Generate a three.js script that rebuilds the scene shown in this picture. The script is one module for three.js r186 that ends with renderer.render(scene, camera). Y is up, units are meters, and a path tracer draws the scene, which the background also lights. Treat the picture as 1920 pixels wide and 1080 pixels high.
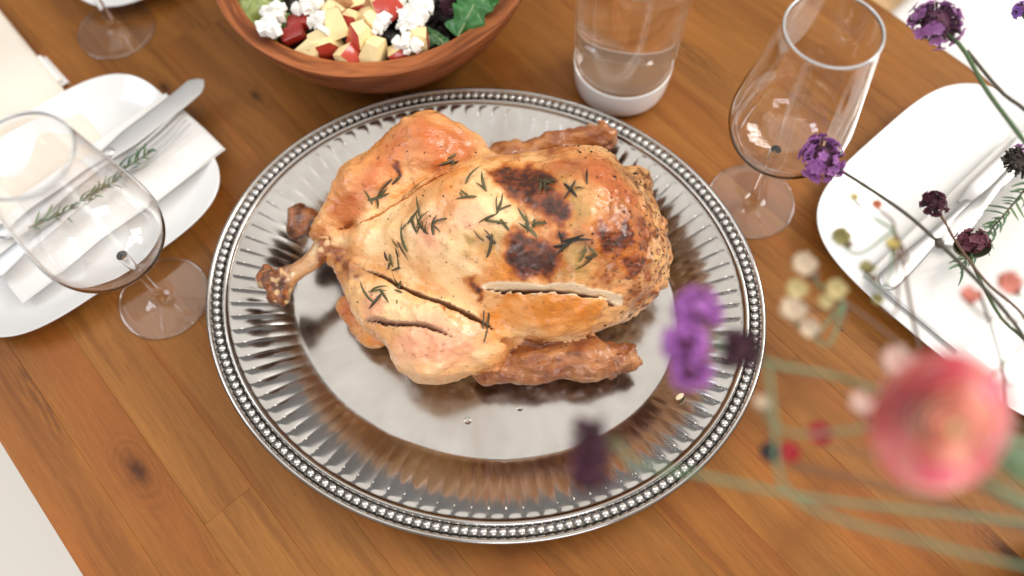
import * as THREE from 'three';
import { ImprovedNoise } from 'three/addons/math/ImprovedNoise.js';
import { ConvexGeometry } from 'three/addons/geometries/ConvexGeometry.js';
import { RoundedBoxGeometry } from 'three/addons/geometries/RoundedBoxGeometry.js';
import { mergeGeometries, mergeVertices } from 'three/addons/utils/BufferGeometryUtils.js';
import { RectAreaLightUniformsLib } from 'three/addons/lights/RectAreaLightUniformsLib.js';

// ================= camera, light, exposure =================
const scene = new THREE.Scene();
const camera = new THREE.PerspectiveCamera(39.1, 1024 / 576, .02, 60);
camera.position.set(0, .612, 0);
camera.rotation.order = 'YXZ';
camera.rotation.set(THREE.MathUtils.degToRad(-65.2), 0, THREE.MathUtils.degToRad(-2.57));
camera.focus = .60;
camera.userData.fStop = 2.1;
scene.add(camera);
const renderer = new THREE.WebGLRenderer({ antialias: true });
renderer.setSize(1024, 576);
renderer.toneMapping = THREE.LinearToneMapping;
renderer.toneMappingExposure = 1.32;
renderer.shadowMap.enabled = true;
RectAreaLightUniformsLib.init();
scene.background = new THREE.Color(.29, .283, .275);        // the pale, bright room all round
function windowLight(x, y, z, w, h, color, power, tx, ty, tz) {
  const l = new THREE.RectAreaLight(color, power, w, h);
  l.position.set(x, y, z); l.lookAt(tx, ty, tz); scene.add(l); return l;
}
// white ceiling that throws the daylight back down, tall window in two sashes at the far right, a smaller one at the left
windowLight(.1, 2.5, -.75, 3.8, 3.2, 0xfff8ee, .92, .1, 0, -.75);
windowLight(2.35, 1.95, -1.35, .6, 1.2, 0xfffaf2, 13, .0, 0, -.3);
windowLight(2.55, 1.95, -.6, .6, 1.2, 0xfffaf2, 13, .0, 0, -.3);
windowLight(-2.1, 2.0, -.30, .45, .8, 0xeef4ff, 7, -.1, 0, -.3);
windowLight(-2.1, 2.0, -.85, .45, .8, 0xeef4ff, 7, -.1, 0, -.3);
// window behind the viewer
windowLight(.3, 1.35, 2.1, 1.5, 1.1, 0xf8f8ff, 4, 0, 0, -.3);
// ================= helpers =================
let seed = 7;
const rnd = () => { seed = (seed * 1664525 + 1013904223) >>> 0; return seed / 4294967296; };
const rr = (a, b) => a + (b - a) * rnd();
const IN = new ImprovedNoise();
const nz = (x, y, z) => IN.noise(x, y, z);
const fbm = (x, y, z, o = 4) => { let s = 0, a = 1, t = 0; for (let i = 0; i < o; i++) { s += a * nz(x, y, z); t += a; a *= .5; x *= 2.03; y *= 2.03; z *= 2.03; } return s / t; };
const V = (x, y, z) => new THREE.Vector3(x, y, z);
const used = {};
function numbered(n) { if (!(n in used)) { used[n] = 0; return n; } used[n]++; return n + '_' + String(used[n]).padStart(3, '0'); }
function thing(name, label, category, pos = [0, 0, 0], turn = 0, group) {
  const o = new THREE.Group(); o.name = numbered(name); o.position.set(...pos); o.rotation.y = turn;
  o.userData = { label, category }; if (group) o.userData.group = group; scene.add(o); return o;
}
function part(name, geo, mat, parent, label) {
  const m = new THREE.Mesh(geo, mat); m.name = name; m.castShadow = m.receiveShadow = true; parent.add(m);
  if (label) m.userData.label = label; return m;
}
const std = (c, rough = .5, o = {}) => new THREE.MeshStandardMaterial({ color: new THREE.Color().setRGB(...c), roughness: rough, ...o });
const phys = (c, rough = .5, o = {}) => new THREE.MeshPhysicalMaterial({ color: new THREE.Color().setRGB(...c), roughness: rough, ...o });
function dataTex(w, h, fn, srgb = false) {
  const d = new Uint8Array(w * h * 4);
  for (let j = 0; j < h; j++) for (let i = 0; i < w; i++) { const c = fn(i / w, j / h), k = (j * w + i) * 4; for (let q = 0; q < 3; q++) d[k + q] = 255 * Math.min(1, Math.max(0, c[q])); d[k + 3] = 255; }
  const t = new THREE.DataTexture(d, w, h); t.wrapS = t.wrapT = THREE.RepeatWrapping; t.magFilter = THREE.LinearFilter; t.minFilter = THREE.LinearFilter;
  if (srgb) t.colorSpace = THREE.SRGBColorSpace; t.needsUpdate = true; return t;
}
const clamp = (x, a = 0, b = 1) => Math.min(b, Math.max(a, x));
const mix = (a, b, t) => a + (b - a) * t;
const mix3 = (a, b, t) => [mix(a[0], b[0], t), mix(a[1], b[1], t), mix(a[2], b[2], t)];
// a grid surface: f(s, t) -> [x, y, z]; with normals and uv
function grid(ns, nt, f, opt = {}) {
  const p = [], uv = [], col = [], ix = [];
  for (let j = 0; j <= nt; j++) for (let i = 0; i <= ns; i++) {
    const s = i / ns, t = j / nt, q = f(s, t); p.push(q[0], q[1], q[2]); uv.push(q[3] ?? s, q[4] ?? t);
    if (opt.color) col.push(...opt.color(s, t, q));
  }
  for (let j = 0; j < nt; j++) for (let i = 0; i < ns; i++) { const a = j * (ns + 1) + i, b = a + 1, c = a + ns + 1, d = c + 1; if (opt.flip) ix.push(a, b, c, b, d, c); else ix.push(a, c, b, b, c, d); }
  const g = new THREE.BufferGeometry(); g.setAttribute('position', new THREE.Float32BufferAttribute(p, 3)); g.setAttribute('uv', new THREE.Float32BufferAttribute(uv, 2));
  if (opt.color) g.setAttribute('color', new THREE.Float32BufferAttribute(col, 3));
  g.setIndex(ix); g.computeVertexNormals();
  if (opt.wrap) { const n = g.attributes.normal; for (let j = 0; j <= nt; j++) { const a = j * (ns + 1), b = a + ns; const v = V(n.getX(a) + n.getX(b), n.getY(a) + n.getY(b), n.getZ(a) + n.getZ(b)).normalize(); n.setXYZ(a, v.x, v.y, v.z); n.setXYZ(b, v.x, v.y, v.z); } }
  return g;
}
const lathe = (pts, seg = 96) => new THREE.LatheGeometry(pts.map(p => new THREE.Vector2(p[0], p[1])), seg);
const spline = (pts, n) => new THREE.CatmullRomCurve3(pts.map(p => V(p[0], p[1], p[2] ?? 0)), false, 'centripetal').getPoints(n).map(p => [p.x, p.y, p.z]);
const tube = (pts, r0, r1, seg = 24, rad = 8) => {           // tapering tube along world points
  const cu = new THREE.CatmullRomCurve3(pts.map(p => V(...p)), false, 'centripetal'), g = new THREE.TubeGeometry(cu, seg, 1, rad);
  const p = g.attributes.position, c = cu.getSpacedPoints(seg);
  for (let i = 0; i <= seg; i++) for (let j = 0; j <= rad; j++) { const k = i * (rad + 1) + j, r = mix(r0, r1, i / seg); p.setXYZ(k, c[i].x + (p.getX(k) - c[i].x) * r, c[i].y + (p.getY(k) - c[i].y) * r, c[i].z + (p.getZ(k) - c[i].z) * r); }
  return g;
};
const moved = (g, x, y, z) => g.clone().translate(x, y, z);
const bare = (g) => { for (const k of Object.keys(g.attributes)) if (!['position', 'normal', 'uv'].includes(k)) g.deleteAttribute(k); return g; };
function merge(list) { return mergeGeometries(list.map(g => g.index ? g.toNonIndexed() : g)); }
// directions of the table: U along the boards, N across them
const UX = .631, UZ = .776, TURN = -.888;
const un = (u, n) => [UX * u + UZ * n, UZ * u - UX * n];    // -> x, z
const sstep = (a, b, x) => { const t = Math.min(1, Math.max(0, (x - a) / (b - a))); return t * t * (3 - 2 * t); };
// ================= setting: floor, table =================
{
  const m = std([.93, .88, .79], .6);
  const g = new THREE.PlaneGeometry(14, 14, 1, 1).rotateX(-Math.PI / 2); const f = part('floor', g, m, scene); f.position.set(0, -.75, -.3); f.userData = { kind: 'structure' };
}
const woodGray = (u, v, k) => {       // u along the grain, v across; returns colour factor
  const w = .06 * fbm(u * 3, v * 3, k + .5, 2);
  const band = fbm(u * 1.6 + 3, (v + w) * 14, k, 3), fib = fbm(u * 14, (v + w) * 150, k + 4, 3), fine = nz(u * 60, v * 420, k + 8);
  return [band, fib, fine];
};
const KN = [[.30, .31, .018], [.78, .72, .010]];
const WT = 1024;
const woodMap = dataTex(WT, WT, (u, v) => {
  // blend at the borders so that the tile has no seam
  let dk = 0, vv = v;
  for (const [a, b, r] of KN) { const dx = (u - a) * .6 * .45, dy = (v - b) * .3, d = Math.hypot(dx, dy); vv += .6 * (v - b > 0 ? 1 : -1) * -.02 * Math.exp(-d * d / (r * r * 3)); const e = d / (r * .36) + .35 * nz(u * 90, v * 60, 3); dk = Math.max(dk, Math.exp(-e * e) * .95, .42 * Math.exp(-(d * d) / (r * r * .6)) * clamp(.55 + .45 * Math.sin(d * 1700 + 5 * nz(u * 14, v * 22, 6)) + .6 * nz(u * 50, v * 50, 2))); }
  const [b, f, n] = woodGray(u, vv, 1.5);
  const streak = sstep(.16, .5, fbm(u * 2.2 + 9, vv * 26, 6.2, 3));
  let t = clamp(.55 + .8 * b + .34 * f + .14 * n);
  const orange = sstep(.05, .4, fbm(u * 1.1 + 4, vv * 9, 11.5, 2));
  let c = mix3([.50, .43, .36], [1.0, .97, .93], t);
  c = mix3(c, [1.0, .72, .60].map(q => q * (.75 + .25 * t)), .42 * orange); c = mix3(c, [.46, .37, .31], .55 * streak);
  const pore = sstep(.36, .6, nz(u * 40 + 5, v * 520, 2.2)); c = mix3(c, [.42, .33, .26], .4 * pore);
    const sd = Math.abs((u - .55) * .6) / .055, sv = Math.abs((v - .52) * .3) / .009; dk = Math.max(dk, .62 * Math.exp(-sd * sd * sd) * Math.exp(-sv * sv) * clamp(.75 + 1.2 * nz(u * 30, v * 120, 4)));
  c = mix3(c, [.15, .10, .075], clamp(dk)); const e = Math.min(u, 1 - u) * 30; if (e < 1) c = mix3([.62, .52, .45], c, clamp(.3 + .7 * e));
  return c;
}, false);
const woodBump = dataTex(512, 512, (u, v) => { const f = .5 + .5 * fbm(u * 14, v * 130, 3, 3); return [f, f, f]; });
const tones = [[0.3296, 0.1332, 0.0267], [0.3413, 0.1362, 0.0261], [0.3236, 0.132, 0.0278], [0.3413, 0.1278, 0.0234], [0.3472, 0.1423, 0.0294], [0.312, 0.1271, 0.0267], [0.3413, 0.1313, 0.0239], [0.3296, 0.1362, 0.029], [0.3354, 0.1393, 0.0294], [0.3059, 0.1229, 0.0251]];
const plankMats = tones.map((c, i) => phys(c, .42 + .02 * (i % 4), { map: woodMap, bumpMap: woodBump, bumpScale: .0002, specularIntensity: .45 }));
{
  const t = thing('dining_table', 'wooden table of narrow brown boards under the whole meal', 'table', [0, -.75, 0], TURN);
  const N0 = -.203, N1 = .649, U0 = -1.15, U1 = .72, W = .0426, TH = .024;
  const geo = (len, w, ou, ov) => {
    const g = new RoundedBoxGeometry(len, TH, w, 1, .0006), p = g.attributes.position, uv = g.attributes.uv;
    for (let i = 0; i < p.count; i++) uv.setXY(i, (p.getX(i)) / .6 + ou, (p.getZ(i)) / .3 + ov);
    return g;
  };
  let k = 0;
  const MARKS = [[-.296, -.134, .30, .31], [-.40, -.163, .55, .52], [-.2864, .468, .55, .52], [-.5296, .131, .78, .72], [-.51, .185, .55, .52], [-.596, .072, .78, .72], [.05, .36, .55, .52]];   // where knots and dark streaks lie (u, n)
  for (let n = N0, row = 0; n < N1 - .005; n += W, row++) {
    let u = U0 - rr(0, .3);
    while (u < U1) {
      const len = rr(.28, .62), a = Math.max(u, U0), b = Math.min(u + len, U1); u += len; if (b - a < .03) continue;
      const w = Math.min(W, N1 - n), cu = (a + b) / 2, cn = n + w / 2;
      let ou = rnd() * 7, ov = .1 + rnd() * .1 + (row % 3) * .33 + .12;
      if (row % 2) ov += .45;
      const kn = ((u0, n0) => u0 > a && u0 < b && n0 > n && n0 < n + W);
      for (const [u0, n0, a0, b0] of MARKS) if (kn(u0, n0)) { ou = a0 - (u0 - cu) / .6; ov = b0 + (n0 - cn) / .3; }
      const m = part('plank', geo(b - a + .0002, w + .0002, ou, ov), plankMats[(row * 7 + k * 3 + Math.floor(rnd() * 4)) % plankMats.length], t);
      m.position.set(cu, .75 - TH / 2 - ((row % 2) * 2 + k % 2) * .00003, -cn); k++;
    }
  }
  part('core', new THREE.BoxGeometry(U1 - U0 - .02, TH - .002, N1 - N0 - .02), std([.34, .14, .03], .7), t).position.set((U0 + U1) / 2, .75 - TH / 2 - .0006, -(N0 + N1) / 2);
  const legM = std([.4, .15, .04], .5), un_ = [[U0 + .1, N0 + .08], [U0 + .1, N1 - .08], [U1 - .1, N0 + .08], [U1 - .1, N1 - .08]];
  for (const [a, b] of un_) part('leg', new RoundedBoxGeometry(.07, .724, .07, 2, .004), legM, t).position.set(a, .362, -b);
  for (const n of [N0 + .05, N1 - .05]) part('apron', new RoundedBoxGeometry(U1 - U0 - .3, .08, .02, 1, .002), legM, t).position.set((U0 + U1) / 2, .684, -n);
}
// ================= silver platter =================
const silver = new THREE.MeshStandardMaterial({ color: 0xffffff, vertexColors: true, metalness: 1, roughness: .17 });
{
  const scr = dataTex(512, 512, (u, v) => { const a = fbm(u * 9, v * 9, 1, 4), s = Math.max(0, nz(u * 30 + 40 * nz(u * 3, v * 3, 2), v * 4, 5)) * .35 + Math.max(0, nz(u * 5, v * 34 + 30 * nz(u * 2, v * 3, 7), 9)) * .3; const r = clamp(.62 + .4 * a + .35 * s); return [r, r, r]; });
  silver.roughnessMap = scr; silver.roughness = .27;
  const RISE = .0072, A = .223, Bz = .1953, t = thing('silver_platter', 'large oval silver platter with beaded rim and fluted well under the chicken', 'platter', [-.0233, 0, -.2723], -.29);
  // angle table with equal arc lengths
  const NT = 1152, th = []; { const M = 8000, cum = [0]; for (let i = 1; i <= M; i++) { const a0 = (i - 1) / M * 2 * Math.PI, a1 = i / M * 2 * Math.PI; cum.push(cum[i - 1] + Math.hypot(A * (Math.cos(a1) - Math.cos(a0)), Bz * (Math.sin(a1) - Math.sin(a0)))); } let j = 0; for (let i = 0; i <= NT; i++) { const s = cum[M] * i / NT; while (j < M && cum[j + 1] < s) j++; th.push(2 * Math.PI * (j + (s - cum[j]) / (cum[j + 1] - cum[j])) / M); } }
  const edge = (a, d) => {                  // point at the distance d inside the outer edge
    const nx = Bz * Math.cos(a), nzz = A * Math.sin(a), l = Math.hypot(nx, nzz); return [A * Math.cos(a) - d * nx / l, Bz * Math.sin(a) - d * nzz / l];
  };
  const inside = (a, d) => { if (d <= .075) return edge(a, d); const [x, z] = edge(a, .075), k = 1 - (d - .075) / .11; return [x * k, z * k]; };
  const slope = () => {                     // the fluted well: slope by distance from the edge, added up
    const S = [[.018, .20], [.023, .38], [.034, .47], [.050, .55], [.060, .56], [.064, .36], [.067, .05], [.069, 0], [.2, 0]], out = []; let y = .0190, d = .0176;
    for (const nd of [.0185, .0195, .0205, .0215, .0225, .024, .026, .028, .030, .032, .034, .036, .038, .040, .042, .044, .046, .048, .050, .052, .054, .056, .058, .060, .0615, .063, .0645, .066, .0675, .069, .0715, .08, .10, .13, .16, .184]) {
      const m = (d + nd) / 2; let k = 0; while (S[k + 1][0] < m) k++; const s = m < S[0][0] ? .05 : mix(S[k][1], S[k + 1][1], (m - S[k][0]) / (S[k + 1][0] - S[k][0])); y -= s * (nd - d); d = nd; out.push([d, y]);
    } return out;
  };
  const prof = [[.0016, .0176], [.0003, .0190], [0, .0202], [.0008, .0213], [.0020, .0219], [.0032, .0215], [.0042, .0203], [.0050, .0190], [.0060, .0183], [.0085, .0180], [.0110, .0183], [.0120, .0192], [.0128, .0206], [.0139, .0215], [.0150, .0215], [.0161, .0206], [.0168, .0196], [.0174, .0191],
    ...slope()].map(([d, y]) => [d, y + RISE]);
  const NF = 96;
  const g = grid(NT, prof.length - 1, (s, tt) => {
    const i = Math.round(s * NT) % NT, j = Math.round(tt * (prof.length - 1)), a = th[i]; let [d, y] = prof[j];
    if (d > .0178 && d < .064) {
      const amp = .0011 * Math.min(1, (d - .0178) / .0025) * (.4 + .6 * sstep(.046, .028, d)) * Math.min(1, (.064 - d) / .01), ph = (i / NT * NF) % 1;
      y += amp * (1 - (2 * ph - 1) ** 2 - .6);
    }
    const [x, z] = inside(a, d);
    if (d > .064) y += .00035 * sstep(.064, .11, d) * fbm(x * 14, z * 14, 3, 2); else if (d > .018) y += .0003 * nz(x * 30, z * 30, 1);
    return [x, y, z, x / .25, z / .25];
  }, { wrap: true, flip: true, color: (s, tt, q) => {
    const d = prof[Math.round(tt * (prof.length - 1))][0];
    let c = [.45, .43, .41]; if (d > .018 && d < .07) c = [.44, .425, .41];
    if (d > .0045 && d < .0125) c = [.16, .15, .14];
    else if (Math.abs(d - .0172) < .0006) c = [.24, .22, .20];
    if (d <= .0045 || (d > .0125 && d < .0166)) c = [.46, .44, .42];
    const st = .8 * fbm(q[0] * 16, q[2] * 16, 8, 4) + .5 * fbm(q[0] * 60, q[2] * 60, 3, 3); c = c.map((v, k) => v * (1 - [.26, .29, .33][k] * clamp(st + .3)));
    return c;
  } });
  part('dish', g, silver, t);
  // underside, a little below
  const under = [[.0016, .0176], [.0060, .0168], [.0120, .0168], [.0250, .0162], [.0330, .0120], [.0440, .0060], [.0560, -.0012], [.0640, -.0048], [.080, -.0054], [.184, -.0054]].map(([d, y]) => [d, y + RISE]);
  part('underside', grid(192, under.length - 1, (s, tt) => { const [d, y] = under[Math.round(tt * (under.length - 1))]; const [x, z] = inside(th[Math.round(s * 192) * 6 % NT], d); return [x, y, z, x / .25, z / .25]; }, { wrap: true, color: () => [.75, .71, .66] }), silver, t);
  const bead = new THREE.SphereGeometry(.0030, 16, 10), bm = new THREE.MeshStandardMaterial({ color: new THREE.Color(.66, .64, .61), metalness: 1, roughness: .30 });
  const NB = 190;
  for (let i = 0; i < NB; i++) { const f = i / NB * NT, j = Math.floor(f), a = mix(th[j], th[j + 1], f - j), [x, z] = edge(a, .0085); const b = part('bead', bead, bm, t); b.position.set(x, .0193 + RISE, z); b.scale.set(1, .95, 1); }
}
// ---- roast chicken: one implicit body (tapered capsules joined by smooth minima), meshed with surface nets
const CP = {
  b0:[.0854,.0500,-.2782,.0289], b1:[.0489,.0560,-.2935,.0659], b2:[-.0227,.0585,-.2985,.0512], b3:[-.0870,.0560,-.2990,.0225], b4:[-.1294,.0540,-.3028,.0120], b5:[.0279,.0500,-.2494,.0315],
  r0:[.1037,.0450,-.2892,.0150], r1:[.1075,.0420,-.2681,.0115], r2:[.1000,.0500,-.3399,.0172],
  f0:[-.1486,.0550,-.3109,.0085], f1:[-.1104,.0660,-.3420,.0235], f2:[-.0640,.0690,-.3690,.0305], f3:[-.0370,.0600,-.3640,.0240], f4:[-.0150,.0560,-.3450,.0160],
  n0:[-.1321,.0500,-.2947,.0117], n1:[-.0957,.0480,-.2555,.0252], n2:[-.0555,.0450,-.2263,.0345], n3:[-.0236,.0430,-.2263,.0230], n4:[-.0014,.0430,-.2308,.0140],
  k0:[-.1294,.0250,-.2590,.0110], k1:[-.1097,.0250,-.2390,.0125],
  w0:[-.0265,.0450,-.3702,.0132], w1:[.0050,.0450,-.3843,.0107], w2:[.0455,.0450,-.3918,.0094], w3:[.0816,.0460,-.3952,.0125],
  v0:[-.0209,.0280,-.2039,.0122], v1:[.0138,.0300,-.2092,.0162], v2:[.0542,.0300,-.2073,.0150], v3:[.0826,.0300,-.2077,.0115],
  e0:[-.1432,.0540,-.3007,.0100], e1:[-.1537,.0540,-.2882,.0066], e2:[-.1750,.0540,-.2725,.0068], e3:[-.1858,.0540,-.2753,.0095], e4:[-.1778,.0520,-.2627,.0088],
  g0:[-.1480,.0510,-.3175,.0100], g1:[-.1610,.0510,-.3262,.0092], g2:[-.1671,.0510,-.3318,.0095], g3:[-.1690,.0500,-.3195,.0085],
};
const capd = (x, y, z, a, b) => {
  const bx = b[0] - a[0], by = b[1] - a[1], bz = b[2] - a[2], px = x - a[0], py = y - a[1], pz = z - a[2];
  let t = (px * bx + py * by + pz * bz) / (bx * bx + by * by + bz * bz); t = t < 0 ? 0 : t > 1 ? 1 : t;
  const dx = px - bx * t, dy = py - by * t, dz = pz - bz * t;
  return Math.sqrt(dx * dx + dy * dy + dz * dz) - (a[3] + (b[3] - a[3]) * t);
};
const smin = (a, b, k) => { const h = Math.max(k - Math.abs(a - b), 0) / k; return Math.min(a, b) - h * h * k * .25; };
const chain = (x, y, z, l, k) => { let d = capd(x, y, z, CP[l[0]], CP[l[1]]); for (let i = 1; i < l.length - 1; i++) d = smin(d, capd(x, y, z, CP[l[i]], CP[l[i + 1]]), k); return d; };
const SLIT_B = [[-.0209,.0885,-.2438], [0,.0945,-.2397], [.0260,.1000,-.2358], [.0522,.0955,-.2333], [.0784,.0760,-.2332]];
const SLIT_T = [[-.1093,.0615,-.2349], [-.0859,.0725,-.2262], [-.0619,.0795,-.2184], [-.0430,.0794,-.2104]];
const GROOVE = [[-.116,.0665,-.2755],[-.0999,.0715,-.2653],[-.0815,.0745,-.2517],[-.0617,.0765,-.2403],[-.0426,.075,-.2321],[-.0279,.068,-.2258],[-.0148,.062,-.2191]];
const FARC = [[-.1180,.0700,-.3070],[-.1000,.0790,-.3120],[-.0800,.0870,-.3200],[-.0600,.0960,-.3280],[-.0400,.1010,-.3360]];
const HOLE = [[-.0112,.0600,-.2144,.003],[.0041,.0470,-.2158,.0055],[.0200,.0430,-.2136,.003]];
// a knife cut: a thin curtain of tapering capsules going down into the meat
function slitD(x, y, z, pts, depth, lean, w) {
  let d = 1; const DD = depth * depth + lean * lean;
  for (let i = 0; i < pts.length - 1; i++) {
    const a = pts[i], b = pts[i + 1], ex = b[0] - a[0], ey = b[1] - a[1], ez = b[2] - a[2], L = ex * ex + ey * ey + ez * ez;
    const px = x - a[0], py = y - a[1], pz = z - a[2]; let t = 0, q = 0;
    for (let k = 0; k < 3; k++) {
      t = Math.min(1, Math.max(0, (px * ex + (py + depth * q) * ey + (pz - lean * q) * ez) / L));
      q = Math.min(1, Math.max(-.3, (-(py - ey * t) * depth + (pz - ez * t) * lean) / DD));
    }
    const dx = px - ex * t, dy = py - ey * t + depth * q, dz = pz - ez * t - lean * q;
    const g = (i + t) / (pts.length - 1), r = (pts === GROOVE ? w * (.35 + .75 * g) * (1 + .6 * nz(x * 110, 3, z * 110)) : w * (1 + .5 * nz(x * 170, 7, z * 170) + .3 * nz(x * 60, 2, 1))) * Math.sqrt(Math.max(0, 1 - Math.pow(2 * g - 1, 2))) * (1 - .7 * Math.max(0, q));
    d = Math.min(d, Math.sqrt(dx * dx + dy * dy + dz * dz) - r);
  }
  return d;
}
function birdParts(x, y, z) {
  let body = chain(x, y, z, ['b0', 'b1', 'b2', 'b3', 'b4'], .03);
  body = smin(body, capd(x, y, z, CP.b2, CP.b5), .03);
  body = smin(body, capd(x, y, z, CP.b1, CP.r2), .015);
  body = smin(body, capd(x, y, z, CP.r0, CP.r1), .012);
  let far = chain(x, y, z, ['f0', 'f1', 'f2', 'f3', 'f4'], .018);
  let near = chain(x, y, z, ['n0', 'n1', 'n2', 'n3', 'n4'], .016);
  const under = capd(x, y, z, CP.k0, CP.k1);
  const fw = chain(x, y, z, ['w0', 'w1', 'w2', 'w3'], .008), nw = chain(x, y, z, ['v0', 'v1', 'v2', 'v3'], .01);
  return [body, far, near, under, fw, nw];
}
function birdSDF(x, y, z) {
  const [body, far, near, under, fw, nw] = birdParts(x, y, z);
  let d = smin(body, far, .0015 + .016 * sstep(-.045, .0, x));
  d = smin(d, near, .002 + .01 * sstep(-.03, .0, x));
  d = smin(d, under, .003); d = smin(d, fw, .005); d = smin(d, nw, .003);
  if (d > .02) return d;
  d += .0036 * (nz(x * 38, y * 38, z * 38)) + .0016 * nz(x * 105 + 7, y * 105, z * 105) + .0006 * nz(x * 240, y * 240, z * 240 + 3);
  // pulled, folded skin towards the crossed ankles
  const ank = sstep(-.095, -.135, x); if (ank > 0) d += ank * .0028 * Math.abs(nz(x * 60 + z * 40, y * 190, z * 230 - x * 90));
  { const wg = sstep(.004, -.002, Math.min(fw, nw) - Math.min(body, far, near)); if (wg > 0) d += wg * (.0022 * nz(x * 75, y * 110, z * 110 + 4) + .0011 * nz(x * 190, y * 190, z * 190)); }
  { const bl = sstep(.03, .09, x); if (bl > 0) d -= bl * .0016 * Math.max(0, nz(x * 150 + 20, y * 150, z * 150)) + bl * .0008 * nz(x * 320, y * 320, z * 320 + 8); d -= .0007 * Math.abs(nz(x * 70 + 30 * y, y * 150, z * 190 - 60 * x)); }
  // ragged neck end and wing ends
  const rag = sstep(.085, .105, x) + (nw < .004 ? sstep(.062, .082, x) : 0) + (fw < .004 ? sstep(.06, .08, x) : 0);
  if (rag > 0) d += rag * .0035 * nz(x * 120, y * 120 + 9, z * 120);
  if (z < -.29 && x < -.03 && y > .05) d = Math.max(d, -slitD(x, y, z, FARC, .012, -.002, .0016));
  if (y > .025 && z > -.285 && z < -.2) {
    if (x > -.02) d = Math.max(d, -Math.min(capd(x, y, z, HOLE[0], HOLE[1]), capd(x, y, z, HOLE[1], HOLE[2])));
    if (x < .03) { d = Math.max(d, -slitD(x, y, z, GROOVE, .030, .004, .0024)); }
    if (x > -.035 && x < .09) d = Math.max(d, -slitD(x, y, z, SLIT_B, .030, .003, .0016));
    if (x > -.12 && x < -.03) d = Math.max(d, -slitD(x, y, z, SLIT_T, .028, .003, .0012));
  }
  return Math.max(d, .0040 - y);
}
function boneSDF(x, y, z) {
  let a = chain(x, y, z, ['e0', 'e1', 'e2'], .003);
  a = smin(a, capd(x, y, z, CP.e2, CP.e3), .006); a = smin(a, capd(x, y, z, CP.e2, CP.e4), .006);
  return a + .0007 * nz(x * 200, y * 200, z * 200) + .0028 * sstep(-.163, -.175, x) * (nz(x * 120, y * 120, z * 120 + 5) + .5 * nz(x * 260, y * 260, z * 260));
}
function stumpSDF(x, y, z) {
  let a = chain(x, y, z, ['g0', 'g1', 'g2'], .004); a = smin(a, capd(x, y, z, CP.g1, CP.g3), .005);
  return a + .0014 * nz(x * 130, y * 130, z * 130) + .0006 * nz(x * 300, y * 300, z * 300);
}
// surface nets over a box; returns positions and quads
function surfaceNets(sdf, lo, hi, h) {
  const n = [0, 1, 2].map(i => Math.ceil((hi[i] - lo[i]) / h) + 1), [nx, ny, nzz] = n, S = new Float32Array(nx * ny * nzz).fill(9), id = (i, j, k) => (k * ny + j) * nx + i, B = 5;
  for (let K = 0; K < nzz; K += B) for (let J = 0; J < ny; J += B) for (let I = 0; I < nx; I += B) {
    const c = sdf(lo[0] + (I + B / 2) * h, lo[1] + (J + B / 2) * h, lo[2] + (K + B / 2) * h);
    const far = Math.abs(c) > B * h * 1.6 + .004;
    for (let k = K; k < Math.min(K + B, nzz); k++) for (let j = J; j < Math.min(J + B, ny); j++) for (let i = I; i < Math.min(I + B, nx); i++)
      S[id(i, j, k)] = far ? c : sdf(lo[0] + i * h, lo[1] + j * h, lo[2] + k * h);
  }
  const vi = new Int32Array(nx * ny * nzz).fill(-1), P = [], Q = [];
  const E = [[0, 1], [2, 3], [4, 5], [6, 7], [0, 2], [1, 3], [4, 6], [5, 7], [0, 4], [1, 5], [2, 6], [3, 7]];
  for (let k = 0; k < nzz - 1; k++) for (let j = 0; j < ny - 1; j++) for (let i = 0; i < nx - 1; i++) {
    const v = [0, 1, 2, 3, 4, 5, 6, 7].map(q => S[id(i + (q & 1), j + (q >> 1 & 1), k + (q >> 2))]); let neg = 0; for (const q of v) if (q < 0) neg++;
    if (!neg || neg === 8) continue;
    let x = 0, y = 0, z = 0, c = 0;
    for (const [a, b] of E) if ((v[a] < 0) !== (v[b] < 0)) { const t = v[a] / (v[a] - v[b]); x += mix(a & 1, b & 1, t); y += mix(a >> 1 & 1, b >> 1 & 1, t); z += mix(a >> 2, b >> 2, t); c++; }
    vi[id(i, j, k)] = P.length / 3; P.push(lo[0] + (i + x / c) * h, lo[1] + (j + y / c) * h, lo[2] + (k + z / c) * h);
  }
  for (let k = 1; k < nzz - 1; k++) for (let j = 1; j < ny - 1; j++) for (let i = 1; i < nx - 1; i++) {
    const a = S[id(i, j, k)] < 0;
    if (a !== S[id(i + 1, j, k)] < 0) { const q = [vi[id(i, j - 1, k - 1)], vi[id(i, j, k - 1)], vi[id(i, j, k)], vi[id(i, j - 1, k)]]; Q.push(a ? q : q.reverse()); }
    if (a !== S[id(i, j + 1, k)] < 0) { const q = [vi[id(i - 1, j, k - 1)], vi[id(i - 1, j, k)], vi[id(i, j, k)], vi[id(i, j, k - 1)]]; Q.push(a ? q : q.reverse()); }
    if (a !== S[id(i, j, k + 1)] < 0) { const q = [vi[id(i - 1, j - 1, k)], vi[id(i, j - 1, k)], vi[id(i, j, k)], vi[id(i - 1, j, k)]]; Q.push(a ? q : q.reverse()); }
  }
  return { P, Q };
}
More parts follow.
